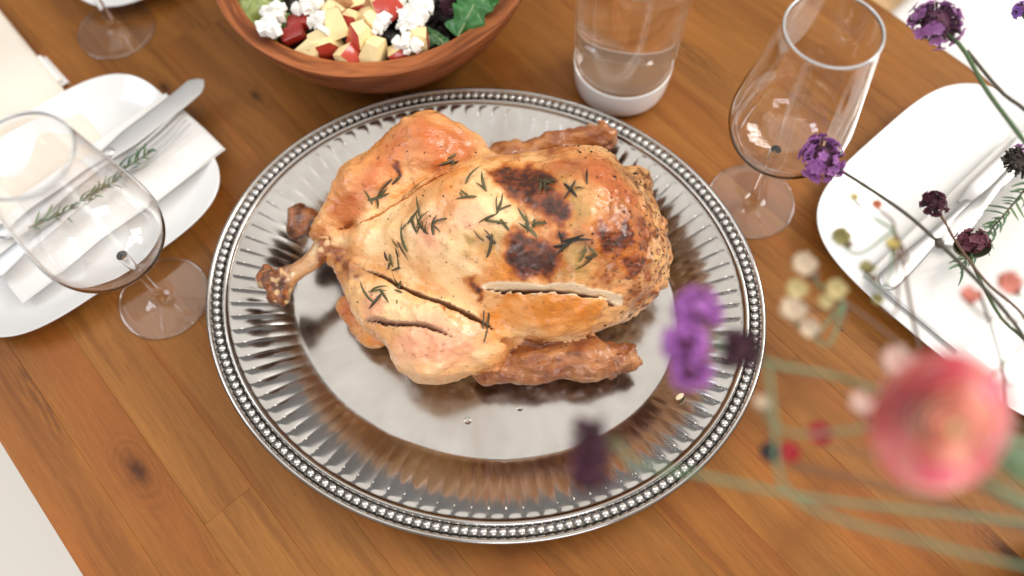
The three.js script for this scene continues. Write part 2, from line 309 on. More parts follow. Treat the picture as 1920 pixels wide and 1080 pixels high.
function netNormals(P, Q) {
  const N = new Float32Array(P.length);
  for (const q of Q) { const [a, b, c, d] = q; const ux = P[c * 3] - P[a * 3], uy = P[c * 3 + 1] - P[a * 3 + 1], uz = P[c * 3 + 2] - P[a * 3 + 2], vx = P[d * 3] - P[b * 3], vy = P[d * 3 + 1] - P[b * 3 + 1], vz = P[d * 3 + 2] - P[b * 3 + 2]; const n = [uy * vz - uz * vy, uz * vx - ux * vz, ux * vy - uy * vx]; for (const i of q) { N[i * 3] += n[0]; N[i * 3 + 1] += n[1]; N[i * 3 + 2] += n[2]; } }
  for (let i = 0; i < N.length; i += 3) { const l = Math.hypot(N[i], N[i + 1], N[i + 2]) || 1; N[i] /= l; N[i + 1] /= l; N[i + 2] /= l; }
  return N;
}
// browning of the skin: [x, y, z, radius in units of .39 mm] by kind
const SPOTS = {
  dark: [[-0.0039,0.1177,-0.3208,24], [0.0095,0.116,-0.3199,30], [0.022,0.1249,-0.3046,28], [0.0125,0.124,-0.3013,24], [0.0285,0.127,-0.2878,24], [0.0372,0.1254,-0.2798,16], [0.0012,0.1126,-0.2592,20], [0.0105,0.1158,-0.2604,26], [0.0194,0.1132,-0.2539,32], [0.0228,0.1088,-0.2477,24], [0.0082,0.1103,-0.2518,22], [-0.0252,0.0904,-0.2464,11], [-0.023,0.0855,-0.2411,11], [-0.084,0.0938,-0.3454,9], [-0.0823,0.091,-0.3409,7], [0.0367,0.1219,-0.265,12], [0.0642,0.1223,-0.2696,22], [0.0774,0.1132,-0.2634,20], [0.0894,0.0976,-0.2541,18], [0.0677,0.1126,-0.2579,16], [0.0839,0.1127,-0.2718,16], [-0.0481,0.0827,-0.2323,6], [0.0792,0.1,-0.2492,14]],
  olive: [[0.0401,0.1281,-0.2973,36], [0.0481,0.1284,-0.2796,34], [0.0466,0.1149,-0.2496,40], [-0.0097,0.112,-0.2685,34], [-0.0284,0.1114,-0.2677,24], [0.0335,0.127,-0.3093,24], [0.0372,0.1092,-0.2427,24]],
  amber: [[0.0257,0.083,-0.2244,70], [-0.003,0.1062,-0.2503,36], [-0.0124,0.0719,-0.2289,36], [0.0523,0.0783,-0.2231,50], [-0.0001,0.0926,-0.2379,30], [-0.0349,0.1143,-0.3256,26], [-0.0445,0.0915,-0.3506,20], [-0.1084,0.0308,-0.2287,24]],
  pale: [[-0.0458,0.0848,-0.2501,50], [-0.0722,0.0912,-0.274,44], [-0.0931,0.0836,-0.288,30], [-0.0874,0.0857,-0.3129,34], [-0.103,0.0773,-0.3149,24], [-0.0311,0.0784,-0.2396,36], [0.002,0.1181,-0.2773,40], [0.0377,0.0511,-0.216,40], [-0.0197,0.1229,-0.2928,40], [-0.069,0.0821,-0.2274,40], [-0.0931,0.0765,-0.2435,30], [-0.0193,0.1197,-0.3168,30], [-0.0869,0.0881,-0.3078,30], [-0.1066,0.0781,-0.3076,22], [-0.0723,0.0943,-0.3149,20], [-0.0402,0.1045,-0.2613,40], [-0.0781,0.0748,-0.2607,30], [-0.1289,0.0671,-0.301,16], [0.037,0.0769,-0.2203,36], [0.0141,0.0657,-0.2176,30], [-0.0516,0.1028,-0.267,30], [-0.1022,0.0761,-0.2834,30], [-0.0671,0.1019,-0.2899,36], [-0.0369,0.0997,-0.2551,40], [-0.0088,0.1198,-0.2854,36], [-0.0239,0.0718,-0.2337,30], [-0.0539,0.0813,-0.2394,30], [-0.0856,0.0735,-0.2318,30], [-0.0391,0.0793,-0.2148,30], [-0.079,0.062,-0.1988,30], [0.0171,0.123,-0.2822,20], [-0.0863,0.074,-0.2703,26], [-0.106,0.0783,-0.2892,22], [-0.0612,0.0838,-0.2263,30], [-0.0556,0.0653,-0.1926,30], [-0.0251,0.0629,-0.2041,26], [0.0032,0.1225,-0.3049,30], [-0.0314,0.1188,-0.2786,40], [-0.0516,0.1028,-0.267,34], [0.0168,0.1182,-0.2765,24]],
  red: [[-0.0593,0.1048,-0.3665,60], [-0.0845,0.0985,-0.3626,40], [-0.1184,0.0831,-0.3216,36], [-0.1047,0.0937,-0.3332,36], [-0.0361,0.0916,-0.3697,40], [0.0642,0.1235,-0.3144,50], [0.0862,0.1141,-0.2969,36], [0.0381,0.1252,-0.3214,40], [-0.1254,0.0326,-0.251,30], [-0.0483,0.0939,-0.3492,40], [-0.1279,0.0754,-0.3173,26], [-0.0929,0.0942,-0.3465,36], [0.0745,0.1223,-0.3013,40], [0.0926,0.1033,-0.2723,30], [-0.0282,0.0893,-0.3561,30]],
  pink: [[-0.047,0.0759,-0.2044,60], [-0.0657,0.0774,-0.2087,40], [-0.032,0.0732,-0.2087,36], [-0.0537,0.0842,-0.2216,30], [-0.0589,0.1056,-0.2788,40], [-0.0274,0.1218,-0.2852,36], [-0.0782,0.0682,-0.2047,40], [-0.1016,0.0712,-0.2378,30]],
  brown: [[-0.1462,0.0642,-0.3057,26], [-0.1291,0.0636,-0.2913,26], [-0.1239,0.0657,-0.2763,20], [0.0926,0.1033,-0.2723,40], [0.0987,0.0807,-0.2491,36], [0.0714,0.1079,-0.2539,30], [0.0884,0.0741,-0.2356,34], [0.0138,0.0467,-0.2103,30], [0.0534,0.0467,-0.2106,36], [-0.0024,0.0432,-0.204,24], [0.0781,0.0388,-0.2124,24], [0.0367,0.0429,-0.196,30], [0.0364,0.106,-0.346,40], [0.0713,0.0549,-0.3872,30], [0.0086,0.0989,-0.35,30], [0.076,0.118,-0.2735,44], [0.0872,0.105,-0.2588,44], [0.0676,0.0976,-0.2426,34], [0.0986,0.06,-0.2414,30], [0.0525,0.1217,-0.2601,30], [0.0455,0.125,-0.3188,30], [-0.1212,0.067,-0.3123,20], [0.0904,0.101,-0.3229,24]],
  meat: [[-0.1238,0.0667,-0.2771,20], [-0.1311,0.0631,-0.2879,14], [-0.1155,0.0699,-0.2671,16], [-0.1381,0.0604,-0.2934,12]]
};
const SK = { dark: [.05, .012, .006], olive: [.36, .25, .07], amber: [.78, .28, .02], pale: [.98, .71, .41], red: [.60, .19, .055], pink: [.93, .48, .30], brown: [.36, .11, .03], meat: [.22, .055, .02] };
const SPL = []; for (const k of ['pale', 'red', 'pink', 'brown', 'amber', 'olive', 'meat', 'dark']) for (const s of SPOTS[k]) SPL.push([s[0], s[1], s[2], s[3] * .00039 * (k === 'dark' ? 1.4 : k === 'red' ? 1.15 : 1), k]);
const topY = (P, x) => { for (let i = 0; i < P.length - 1; i++) if (x <= P[i + 1][0]) return mix(P[i][1], P[i + 1][1], clamp((x - P[i][0]) / (P[i + 1][0] - P[i][0]))); return P[P.length - 1][1]; };
function skin(x, y, z) {
  const w = .0085, wx = x + w * nz(x * 70, y * 70, z * 70) + .003 * nz(x * 220, y * 220, z * 220), wy = y + w * nz(x * 70 + 9, y * 70, z * 70), wz = z + w * nz(x * 70, y * 70 + 9, z * 70) + .003 * nz(x * 220 + 5, y * 220, z * 220);
  const big = fbm(x * 30, y * 30, z * 30, 3), fin = fbm(x * 170, y * 170, z * 170, 3);
  let c = mix3([.93, .58, .28], [.72, .29, .075], clamp(.30 + 1.3 * big + .3 * fin));
  let burn = 0;
  for (const [sx, sy, sz, r, k] of SPL) {
    const d2 = ((wx - sx) ** 2 + (wy - sy) ** 2 + (wz - sz) ** 2) / (r * r); if (d2 > 2.6) continue;
    let a = Math.exp(-d2 * 1.5);
    if (k === 'dark') { burn += a; continue; }
    if (k === 'brown') a = clamp(a * (.9 + 1.1 * fin)); else if (k === 'olive') a = clamp(a * (.8 + .9 * fin)) * .85; else a *= .95;
    c = mix3(c, SK[k], clamp(a));
  }
  if (burn > .04) {                     // browned halo, glazed red-brown, burnt core
    const q = Math.min(1.15, burn) + .40 * fin + .40 * fbm(x * 60 + 4, y * 60, z * 60, 3);
    c = mix3(c, [.62, .22, .035], sstep(.0, .5, q) * .85); c = mix3(c, [.30, .075, .016], sstep(.3, .85, q) * .95); c = mix3(c, [.05, .015, .006], sstep(.72, 1.3, q + .40 * nz(x * 260, y * 260, z * 260)) * .88);
  }
  // brown mottling, stronger on the neck end, and small burnt freckles
  const neck = sstep(.05, .10, x);
  const m = sstep(.12 - .12 * neck, .42 - .1 * neck, fbm(x * 140 + 3, y * 140, z * 140, 3)); c = mix3(c, [.30, .085, .02], m * (.12 + .72 * neck));
  const fr = sstep(.44 - .16 * neck, .56 - .1 * neck, nz(x * 330, y * 330 + 4, z * 330) + .2 * nz(x * 90, y * 90, z * 90)); c = mix3(c, [.07, .02, .008], fr * (.30 + .6 * neck));
  const v = 1.02 + .10 * fin; return c.map(q => Math.pow(q * v, 1.22));
}
const poreMap = dataTex(512, 512, (u, v) => { const a = .5 + .3 * fbm(u * 24, v * 24, 2, 4) + .2 * Math.abs(nz(u * 60, v * 60, 5)) - .25 * Math.max(0, nz(u * 18 + 3 * nz(u * 4, v * 4, 1), v * 50, 9)); return [clamp(a), clamp(a), clamp(a)]; });
const glossMap = dataTex(256, 256, (u, v) => { const a = clamp(.62 + .8 * fbm(u * 8, v * 8, 4, 4)); return [a, a, a]; });
const skinM = new THREE.MeshPhysicalMaterial({ color: 0xffffff, vertexColors: true, roughness: .50, roughnessMap: glossMap, bumpMap: poreMap, bumpScale: .0010, specularIntensity: 1, clearcoat: .3, clearcoatRoughness: .2 });
const CH0 = [-.01, .0040, -.29];
function netMesh(P, N, quads, colorOf) {
  const map = new Map(), p = [], n = [], c = [], uv = [], ix = [];
  const at = (i) => { if (!map.has(i)) { map.set(i, p.length / 3); const x = P[i * 3], y = P[i * 3 + 1], z = P[i * 3 + 2]; p.push(x - CH0[0], y - CH0[1], z - CH0[2]); n.push(N[i * 3], N[i * 3 + 1], N[i * 3 + 2]); c.push(...colorOf(x, y, z)); uv.push(x / .08 + y / .16, (z - y * .8) / .08); } return map.get(i); };
  for (const q of quads) { const [a, b, d, e] = q.map(at); ix.push(a, b, d, a, d, e); }
  const g = new THREE.BufferGeometry(); g.setAttribute('position', new THREE.Float32BufferAttribute(p, 3)); g.setAttribute('normal', new THREE.Float32BufferAttribute(n, 3)); g.setAttribute('color', new THREE.Float32BufferAttribute(c, 3)); g.setAttribute('uv', new THREE.Float32BufferAttribute(uv, 2)); g.setIndex(ix); return g;
}
const chicken = thing('roast_chicken', 'whole roast chicken with browned skin lying on the silver platter', 'roast chicken', CH0);
{
  const { P, Q } = surfaceNets(birdSDF, [-.165, .0025, -.415], [.128, .136, -.182], .0015), N = netNormals(P, Q), bins = [[], [], [], []];
  for (const q of Q) {
    const i = q[0], x = P[i * 3], y = P[i * 3 + 1], z = P[i * 3 + 2], d = birdParts(x, y, z); let k = 0; for (let j = 1; j < 6; j++) if (d[j] < d[k]) k = j;
    bins[[0, 1, 2, 2, 3, 3][k]].push(q);
  }
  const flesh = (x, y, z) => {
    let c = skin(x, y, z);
    if (y > .04 && z > -.27 && z < -.2) { const s = Math.min(x > -.035 && x < .09 ? slitD(x, y, z, SLIT_B, .030, .003, .0016) : 1, x > -.12 && x < -.03 ? slitD(x, y, z, SLIT_T, .028, .003, .0012) : 1); const cut = sstep(.0012, .0005, s); if (cut > 0) { const dp = x > -.03 ? topY(SLIT_B, x) - y : topY(SLIT_T, x) - y; c = mix3(c, mix3(x > -.03 ? [.95, .73, .48] : [.50, .27, .16], [.30, .14, .075], sstep(x > -.03 ? .004 : .001, x > -.03 ? .008 : .005, dp)), cut); }  // cut meat by depth: pale lip, then browner inside with shade painted in
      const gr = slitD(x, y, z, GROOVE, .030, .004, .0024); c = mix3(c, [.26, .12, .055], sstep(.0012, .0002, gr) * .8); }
    return c;
  };
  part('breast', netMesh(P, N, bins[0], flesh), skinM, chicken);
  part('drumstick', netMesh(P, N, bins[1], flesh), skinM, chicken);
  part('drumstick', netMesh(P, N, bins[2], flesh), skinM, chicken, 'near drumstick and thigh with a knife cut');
  const wing = (x, y, z) => { let c = skin(x, y, z); const s = fbm(x * 60 + 40 * z, y * 60, z * 140, 3); c = mix3(mix3(c, [.38, .13, .036], .75), [.22, .055, .018], clamp(.5 + 1.8 * s) * .85); return mix3(c, [.13, .035, .012], sstep(.2, .5, fbm(x * 120, y * 120, z * 120 + 7, 3)) * .7); };
  const wl = [[], []]; for (const q of bins[3]) wl[P[q[0] * 3 + 2] < -.3 ? 0 : 1].push(q);
  part('wing', netMesh(P, N, wl[0], wing), skinM, chicken, 'far wing, brown and dry'); part('wing', netMesh(P, N, wl[1], wing), skinM, chicken, 'near wing with a bony tip');
}
{
  const a = surfaceNets(boneSDF, [-.205, .03, -.315], [-.13, .075, -.245], .001), an = netNormals(a.P, a.Q);
  const boneC = (x, y, z) => { const k = Math.max(sstep(-.164, -.172, x), sstep(-.151, -.146, x)); const f = fbm(x * 160, y * 160, z * 160, 3); const side = sstep(-.4, .2, nz(x * 60 + 90 * z, y * 90, 3)); let c = mix3([.80, .62, .36], [.42, .15, .035], .85 * side); c = mix3(c, mix3([.36, .11, .03], [.09, .025, .01], clamp(.5 + 1.6 * f)), k); c = mix3(c, [.72, .48, .24], k * sstep(.22, .38, nz(x * 150, y * 150 + 3, z * 150)) * .8); return c; };
  part('leg_bone', netMesh(a.P, an, a.Q, boneC), skinM, chicken, 'pale bare shank bone with dark knuckles');
  const b = surfaceNets(stumpSDF, [-.19, .03, -.352], [-.138, .075, -.3], .001), bn = netNormals(b.P, b.Q);
  part('leg_bone', netMesh(b.P, bn, b.Q, (x, y, z) => mix3([.34, .11, .03], [.07, .02, .008], clamp(.45 + 1.5 * fbm(x * 130, y * 130, z * 130, 3)))), skinM, chicken, 'dark burnt end of the far leg');
}
const topOf = (x, z) => { let y = .14; for (let i = 0; i < 80; i++) { const d = birdSDF(x, y, z); if (d < .0004) break; y -= Math.max(.0003, d * .7); if (y < .006) break; } return y; };
const normOf = (x, y, z) => { const e = .002, f = birdSDF; return V(f(x + e, y, z) - f(x - e, y, z), f(x, y + e, z) - f(x, y - e, z), f(x, y, z + e) - f(x, y, z - e)).normalize(); };
// pepper and burnt crumbs on the skin: nobody could count them
{
  const geos = [], base = new THREE.IcosahedronGeometry(1, 0);
  for (let i = 0; i < 300; i++) {
    const x = rr(-.12, .115), z = rr(-.38, -.205); const y = topOf(x, z); if (y < .03) continue; if (x < .03 && rnd() < .6) continue;
    const g = base.clone(), s = rr(.00025, .0006) * (x > .05 ? 1.5 : 1); g.scale(s * rr(.8, 1.8), s * .6, s * rr(.7, 1.4)); g.rotateY(rnd() * 6); g.translate(x - CH0[0], y + .0002 - CH0[1], z - CH0[2]); geos.push(g);
  }
  const m = part('seasoning', mergeGeometries(geos), std([.035, .018, .01], .8), chicken); m.userData.kind = 'stuff';
}
// ================= rosemary =================
// one needle: a narrow folded blade with a slight bow, root at the origin, growing along +x
function needle(L, w, bow, curl = 0) {
  return grid(7, 4, (s, t) => { const a = t * 2 * Math.PI, ww = w * Math.pow(Math.sin(Math.PI * clamp(s * .93 + .05)), .5) * (1 - .35 * s); return [L * s, bow * Math.sin(Math.PI * s) + ww * .35 * Math.sin(a), ww * Math.cos(a) + curl * s * s]; });
}
const NEED = [needle(.015, .0013, .0016, .0022), needle(.019, .0014, .0006, -.0026), needle(.011, .0013, .0018, .0008), needle(.022, .0013, .0026, .005)];
const needM = [phys([.066, .060, .018], .5, { side: THREE.DoubleSide, sheen: .2 }), phys([.11, .10, .035], .5, { side: THREE.DoubleSide }), phys([.055, .040, .016], .45, { side: THREE.DoubleSide }), phys([.020, .016, .010], .5, { side: THREE.DoubleSide })];
const freshM = [phys([.07, .15, .055], .5, { side: THREE.DoubleSide }), phys([.11, .21, .08], .5, { side: THREE.DoubleSide }), phys([.05, .11, .05], .5, { side: THREE.DoubleSide })], stemM = std([.16, .12, .05], .7);
const CLIPS = [
  // x, z on the chicken, needles, spread, main direction, darkness, where
  [-.1003, -.3235, 4, .006, 1.0, 0, 'two crossed rosemary needles on the pale patch of the far drumstick'],
  [-.0879, -.3364, 2, .003, .9, 2, 'single curved rosemary needle beside the burnt spot of the far drumstick'],
  [-.0742, -.3247, 4, .005, -.6, 1, 'rosemary tuft in the crease between far drumstick and breast'],
  [-.0421, -.3512, 4, .005, 1.1, 2, 'rosemary tuft high on the far thigh'],
  [-.0231, -.3046, 6, .012, .1, 1, 'flat row of rosemary needles on the breast near the far thigh'],
  [-.0587, -.2841, 9, .009, .5, 0, 'rosemary clump on the middle of the breast'],
  [-.0826, -.2740, 9, .011, 1.3, 2, 'dark rosemary clump on the breast nearest the crossed leg ends'],
  [-.0696, -.2926, 5, .007, 2.0, 0, 'thin forked rosemary twig above the breast clump'],
  [-.0070, -.2835, 7, .008, .35, 0, 'rosemary fan on the breast below the large burnt patch'],
  [-.0140, -.2730, 4, .007, -.9, 2, 'curled rosemary needles under the rosemary fan'],
  [.0167, -.2741, 6, .008, -.2, 0, 'rosemary needles above the very dark glazed patch'],
  [.0511, -.2964, 4, .008, 1.0, 3, 'pair of blackened rosemary needles on the olive patch'],
  [.0294, -.3031, 6, .008, -.4, 1, 'herbs baked into the upper burnt patch'],
  [.0378, -.2581, 6, .005, 1.5, 3, 'charred rosemary lump beside the dark glazed patch'],
  [-.0844, -.2500, 3, .007, 1.45, 0, 'upright rosemary needle hanging over the gap above the near leg'],
  [-.1010, -.2475, 5, .008, .4, 1, 'scattered rosemary needles on the near drumstick'],
  [-.0224, -.2183, 3, .005, .8, 1, 'rosemary bit on the near thigh joint'],
  [.0561, -.2546, 4, .008, -1.0, 2, 'long rosemary needles at the neck end of the breast'],
];
for (const [x, z, n, sp, dir, dk, label] of CLIPS) {
  const y = topOf(x, z), nn = normOf(x, y, z); const t = thing('rosemary_sprig', label, 'rosemary', [x, y, z], 0, 'rosemary bits on the chicken');
  for (let i = 0; i < n; i++) {
    const a = dir + rr(-1.5, 1.5) + (rnd() < .3 ? Math.PI : 0), ox = rr(-sp, sp) * .85, oz = rr(-sp, sp) * .65, px = x + ox, pz = z + oz, py = topOf(px, pz); if (Math.abs(py - y) > .012) continue;
    const N = normOf(px, py, pz), d = V(Math.cos(a), 0, -Math.sin(a)); d.addScaledVector(N, -d.dot(N)).normalize(); const b = V().crossVectors(d, N);
    const m = part('needle', NEED[Math.floor(rnd() * 4)], needM[Math.min(3, Math.max(0, dk + Math.floor(rr(-.6, 1.4))))], t), s = rr(.5, 1.0);
    const q = new THREE.Matrix4().makeBasis(d, N, b); m.quaternion.setFromRotationMatrix(q); m.scale.set(s, s * .8, s * 1.1); m.position.set(ox, py - y + .0004 + N.y * .0003 * i * .3, oz);
    m.position.addScaledVector(d, -.003 * s);
  }
}
function rosemaryFresh(label, pts, n, L0, up = .0) {
  const b = pts[0], t = thing('fresh_rosemary', label, 'rosemary', b), rel = pts.map(p => [p[0] - b[0], p[1] - b[1], p[2] - b[2]]);
  part('stem', tube(rel, .0011, .0006, 24, 6), stemM, t);
  const cu = new THREE.CatmullRomCurve3(rel.map(p => V(...p)));
  for (let i = 0; i < n; i++) {
    const s = (i + .5) / n, p = cu.getPoint(s), tg = cu.getTangent(s), a = i * 2.4 + rr(-.4, .4), side = V().crossVectors(tg, V(0, 1, 0)).normalize(), u2 = V().crossVectors(side, tg);
    const out = side.clone().multiplyScalar(Math.cos(a)).addScaledVector(u2, Math.abs(Math.sin(a)) * .8), d = out.multiplyScalar(.62).addScaledVector(tg, .75).normalize(), N = V().crossVectors(d, V().crossVectors(u2, d)).normalize();
    const m = part('needle', NEED[[0, 1, 3][i % 3]], freshM[i % 3], t); m.quaternion.setFromRotationMatrix(new THREE.Matrix4().makeBasis(d, N, V().crossVectors(d, N))); m.scale.set(L0 * rr(.55, .85), 1.0, 1.0); m.position.copy(p);
  }
  return t;
}
// ================= glasses and carafe =================
const glassM = new THREE.MeshPhysicalMaterial({ color: 0xffffff, roughness: 0, transmission: 1, thickness: .002, ior: 1.5 });
const paneM = new THREE.MeshPhysicalMaterial({ color: 0xffffff, roughness: 0, transmission: 1, thickness: 0, ior: 1.5 });
const footM = phys([.98, .98, .98], 0, { transmission: 1, thickness: 0, ior: 1.5 });
const rimM = phys([.96, .97, .97], .06, { transmission: .6, thickness: .001, ior: 1.5, clearcoat: 1, clearcoatRoughness: .03 });  // part-opaque white, so the rim's bright highlight is put into the material
const waterM = new THREE.MeshPhysicalMaterial({ color: 0xffffff, roughness: 0, transmission: 1, thickness: .08, ior: 1.33 });
const bowlOut = spline([[.0042, .0770], [.0100, .0782], [.0210, .0815], [.0325, .0885], [.0405, .0990], [.0440, .1105], [.0444, .1220], [.0425, .1380], [.0385, .1640], [.0347, .1900], [.0319, .2100]], 60);
const bowlIn = spline([[.0301, .2100], [.0333, .1900], [.0376, .1640], [.0416, .1380], [.0434, .1220], [.0429, .1110], [.0394, .1000], [.0315, .0898], [.0200, .0835], [.0080, .0812], [.0015, .0810], [0, .0810]], 60);
const G_BOWL = lathe([...bowlOut, [.03175, .21055], [.0314, .21085], [.0310, .2110], [.0306, .21085], [.03025, .21055], ...bowlIn], 128);
const G_STEM = lathe(spline([[.0062, .0065], [.0046, .0100], [.0038, .0160], [.0034, .0300], [.0033, .0480], [.0034, .0660], [.0042, .0770]], 40), 40);
const G_FOOT = lathe([[0, .0003], ...spline([[.0100, .0003], [.0300, .0004], [.0366, .0009], [.0371, .0016], [.0364, .0021], [.0280, .0026], [.0150, .0037], [.0095, .0047], [.0062, .0065]], 50)], 96);
{
  const t = thing('wine_glass', 'empty stemmed wine glass at the right, behind the purple flower', 'wine glass', [.2107, 0, -.3552], 0, 'stemmed wine glasses');
  part('bowl', G_BOWL, glassM, t); part('rim', new THREE.TorusGeometry(.0311, .00085, 12, 128).rotateX(Math.PI / 2).translate(0, .2112, 0), rimM, t); part('stem', G_STEM, glassM, t); part('foot', G_FOOT, footM, t); part('foot_edge', new THREE.TorusGeometry(.0366, .0007, 10, 128).rotateX(Math.PI / 2).translate(0, .0014, 0), glassM, t);
  for (const [x, z, label] of [[-.2895, -.2875, 'empty stemmed wine glass in front of the left plate'], [-.3775, -.5815, 'stemmed wine glass at the far left of which only stem and foot show']]) {
    const c = t.clone(); c.name = numbered('wine_glass'); c.position.set(x, 0, z); c.userData = { ...t.userData, label }; scene.add(c);
  }
}
{
  const t = thing('water_carafe', 'tall clear glass of water with a thick milky white base', 'carafe', [.1095, 0, -.489]);
  const R = (y) => .0432 + .010 * y / .1 * .45, T = .0022;
  const base = lathe([[0, .0004], ...spline([[.030, .0004], [.0375, .0014], [.0415, .0050], [.0430, .0110], [R(.024), .0240], [R(.034), .0340]], 30), [R(.0345) - .0006, .0345], [.038, .0345]], 96);
  part('base', base, phys([.96, .955, .93], .25, { clearcoat: .6, clearcoatRoughness: .1 }), t);
  const o = [], i = []; for (let k = 0; k <= 24; k++) { const y = .0348 + k / 24 * .2; o.push([R(y), y]); i.unshift([R(y) - T, y]); }
  part('painted_base_top', lathe([[.0436, .0347], [0, .0349]], 64), std([.34, .20, .11], .6), t);  // brown disc: the table refracted through the water, painted on as colour
  part('glass_wall', lathe([[0, .0348], ...o, [R(.2348) - .001, .2356], ...i], 128), paneM, t);
  const w = []; for (let k = 0; k <= 16; k++) { const y = .0352 + k / 16 * .1214; w.push([R(y) - T - .0002, y + .0003]); }
  part('water', lathe([[0, .0300], [R(.03) - T - .002, .0300], ...w, [0, .1569]], 128), waterM, t);
}
// ================= plates, napkins, cutlery =================
const ceramic = phys([.78, .775, .76], .18, { clearcoat: .5, clearcoatRoughness: .05 });
function plate(label, u0, u1, n0, n1) {
  const [x, z] = un((u0 + u1) / 2, (n0 + n1) / 2), hu = (u1 - u0) / 2, hn = (n1 - n0) / 2, t = thing('square_plate', label, 'plate', [x, 0, z], TURN, 'white plates with rounded corners');
  const RC = .068, out = (a, k) => {       // rounded rectangle, k = 1 at the edge
    const c = Math.cos(a), s = Math.sin(a), w = hu, h = hn, e = 3.9; const r = Math.pow(Math.pow(Math.abs(c) / w, e) + Math.pow(Math.abs(s) / h, e), -1 / e); return [r * c * k, r * s * k];
  };
  const prof = [[0, .0075], [.30, .0075], [.55, .0078], [.70, .0090], [.82, .0120], [.92, .0162], [.98, .0190], [.995, .0196], [1, .0188], [.996, .0178], [.96, .0160], [.85, .0092], [.72, .0045], [.60, .0018], [.55, .0006], [.50, .0012], [0, .0012]];
  const P2 = spline(prof.map(p => [p[0] * .1, p[1]]), 70).map(p => [p[0] * 10, p[1]]);
  part('dish', grid(160, P2.length - 1, (s, tt) => { const [k, y] = P2[Math.round(tt * (P2.length - 1))], [X, Z] = out(s * 2 * Math.PI, Math.max(0, k)); return [X, y, Z]; }, { wrap: true, flip: false }), ceramic, t);
  return t;
}
plate('white plate with knife, fork and napkin at the left', -.638, -.434, -.176, .065);
plate('white plate with napkin at the right behind the flowers', -.110, .166, .379, .636);
plate('white plate of which only a corner shows at the far left edge of the table', -.885, -.683, .062, .30);
const weave = dataTex(256, 256, (u, v) => { const a = .5 + .25 * Math.sin(u * 2 * Math.PI * 64) * Math.sin(v * 2 * Math.PI * 64) + .2 * nz(u * 20, v * 20, 1); return [a, a, a]; });
const linen = phys([.80, .78, .75], .85, { bumpMap: weave, bumpScale: .0002, sheen: .4, sheenRoughness: .6 });
const creamLinen = phys([.84, .75, .64], .9, { bumpMap: weave, bumpScale: .0004, sheen: .4, sheenRoughness: .6 });
// folded cloth: stacked layers with soft edges; local x along the length
function clothLayer(L, W, th, y0, sd, amp = .0024, edge = .002) {
  const top = (x, z) => y0 + th + amp * fbm(x * 14 + sd, z * 14, sd, 2);
  return grid(60, 44, (s, t) => {
    const k = Math.abs(t - .5) * 2, a = (s - .5) * L, b0 = (t < .5 ? -1 : 1);
    // cross-section: over the top, round the edge, back below
    let z, y; const tt = t * 44; if (tt < 4) { const q = tt / 4; z = -W / 2 - Math.sin(q * Math.PI) * th * .5; y = top(a, -W / 2) - th * (1 - (1 - Math.cos(q * Math.PI)) / 2); } else if (tt > 40) { const q = (tt - 40) / 4; z = W / 2 + Math.sin(q * Math.PI) * th * .5; y = top(a, W / 2) - th * (1 - Math.cos(q * Math.PI)) / 2; } else { z = ((tt - 4) / 36 - .5) * W; y = top(a, z); }
    if (s === 0 || s === 1) y -= th * .5; return [a + .0012 * nz(z * 30, sd, 2), y, z, a / .05, z / .05];
  }, { flip: false });
}
function napkin(label, cx, y, cz, turn, L, W) {
  const t = thing('folded_napkin', label, 'napkin', [cx, y, cz], turn, 'folded white napkins on the plates');
  part('fold', clothLayer(L, W, .0009, 0, 3), linen, t); part('fold', clothLayer(L - .003, W - .002, .0009, .0012, 8), linen, t); 
  return t;
}
// napkins lie across the plates, along the cutlery
napkin('folded white napkin under knife and fork on the left plate', -.352, .0185, -.383, -Math.atan2(-.128, .135) , .205, .089);
napkin('folded white napkin under the knife on the right plate', .392, .0185, -.302, -Math.atan2(-.118, .143), .205, .089);
const steel = new THREE.MeshStandardMaterial({ color: new THREE.Color(.60, .59, .58), metalness: 1, roughness: .42 });
// cutlery lies along local x; f(s) gives half width, height of the middle line
function flat(L, n, half, mid, th, zc = () => 0) {
  const top = (s, q) => { const k = Math.cos(q * Math.PI * 2), w = half(s); return [s * L, mid(s) + th(s) * .5 * Math.sin(q * 2 * Math.PI) * 1, zc(s) + w * k]; };
  return grid(n, 16, top, { flip: true });
}
function knife(label, a, b, y, group) {
  const dx = b[0] - a[0], dz = b[1] - a[1], t = thing('table_knife', label, 'knife', [a[0], y, a[1]], -Math.atan2(dz, dx)), L = .215;
  part('blade', flat(.108, 40, s => .0105 * Math.pow(clamp(s / .10), .55) * (1 - .28 * sstep(.75, 1, s)), s => .0015 + .0006 * s, s => .0016 * clamp(.3 + s * 2), s => .0018 * (1 - sstep(0, .3, s))), steel, t);
  const h = part('handle', flat(.112, 40, s => .0046 + .0042 * sstep(.1, .9, s) * Math.sqrt(clamp((1 - s) / .06)) - .0046 * (1 - Math.sqrt(clamp((1 - s) / .06))) , s => .0032, s => .0058 * Math.sqrt(clamp((1 - s) / .03))), steel, t); h.position.x = .106;
  part('bolster', new THREE.SphereGeometry(.0052, 16, 10).scale(1.3, .55, 1), steel, t).position.set(.107, .0028, 0);
  return t;
}
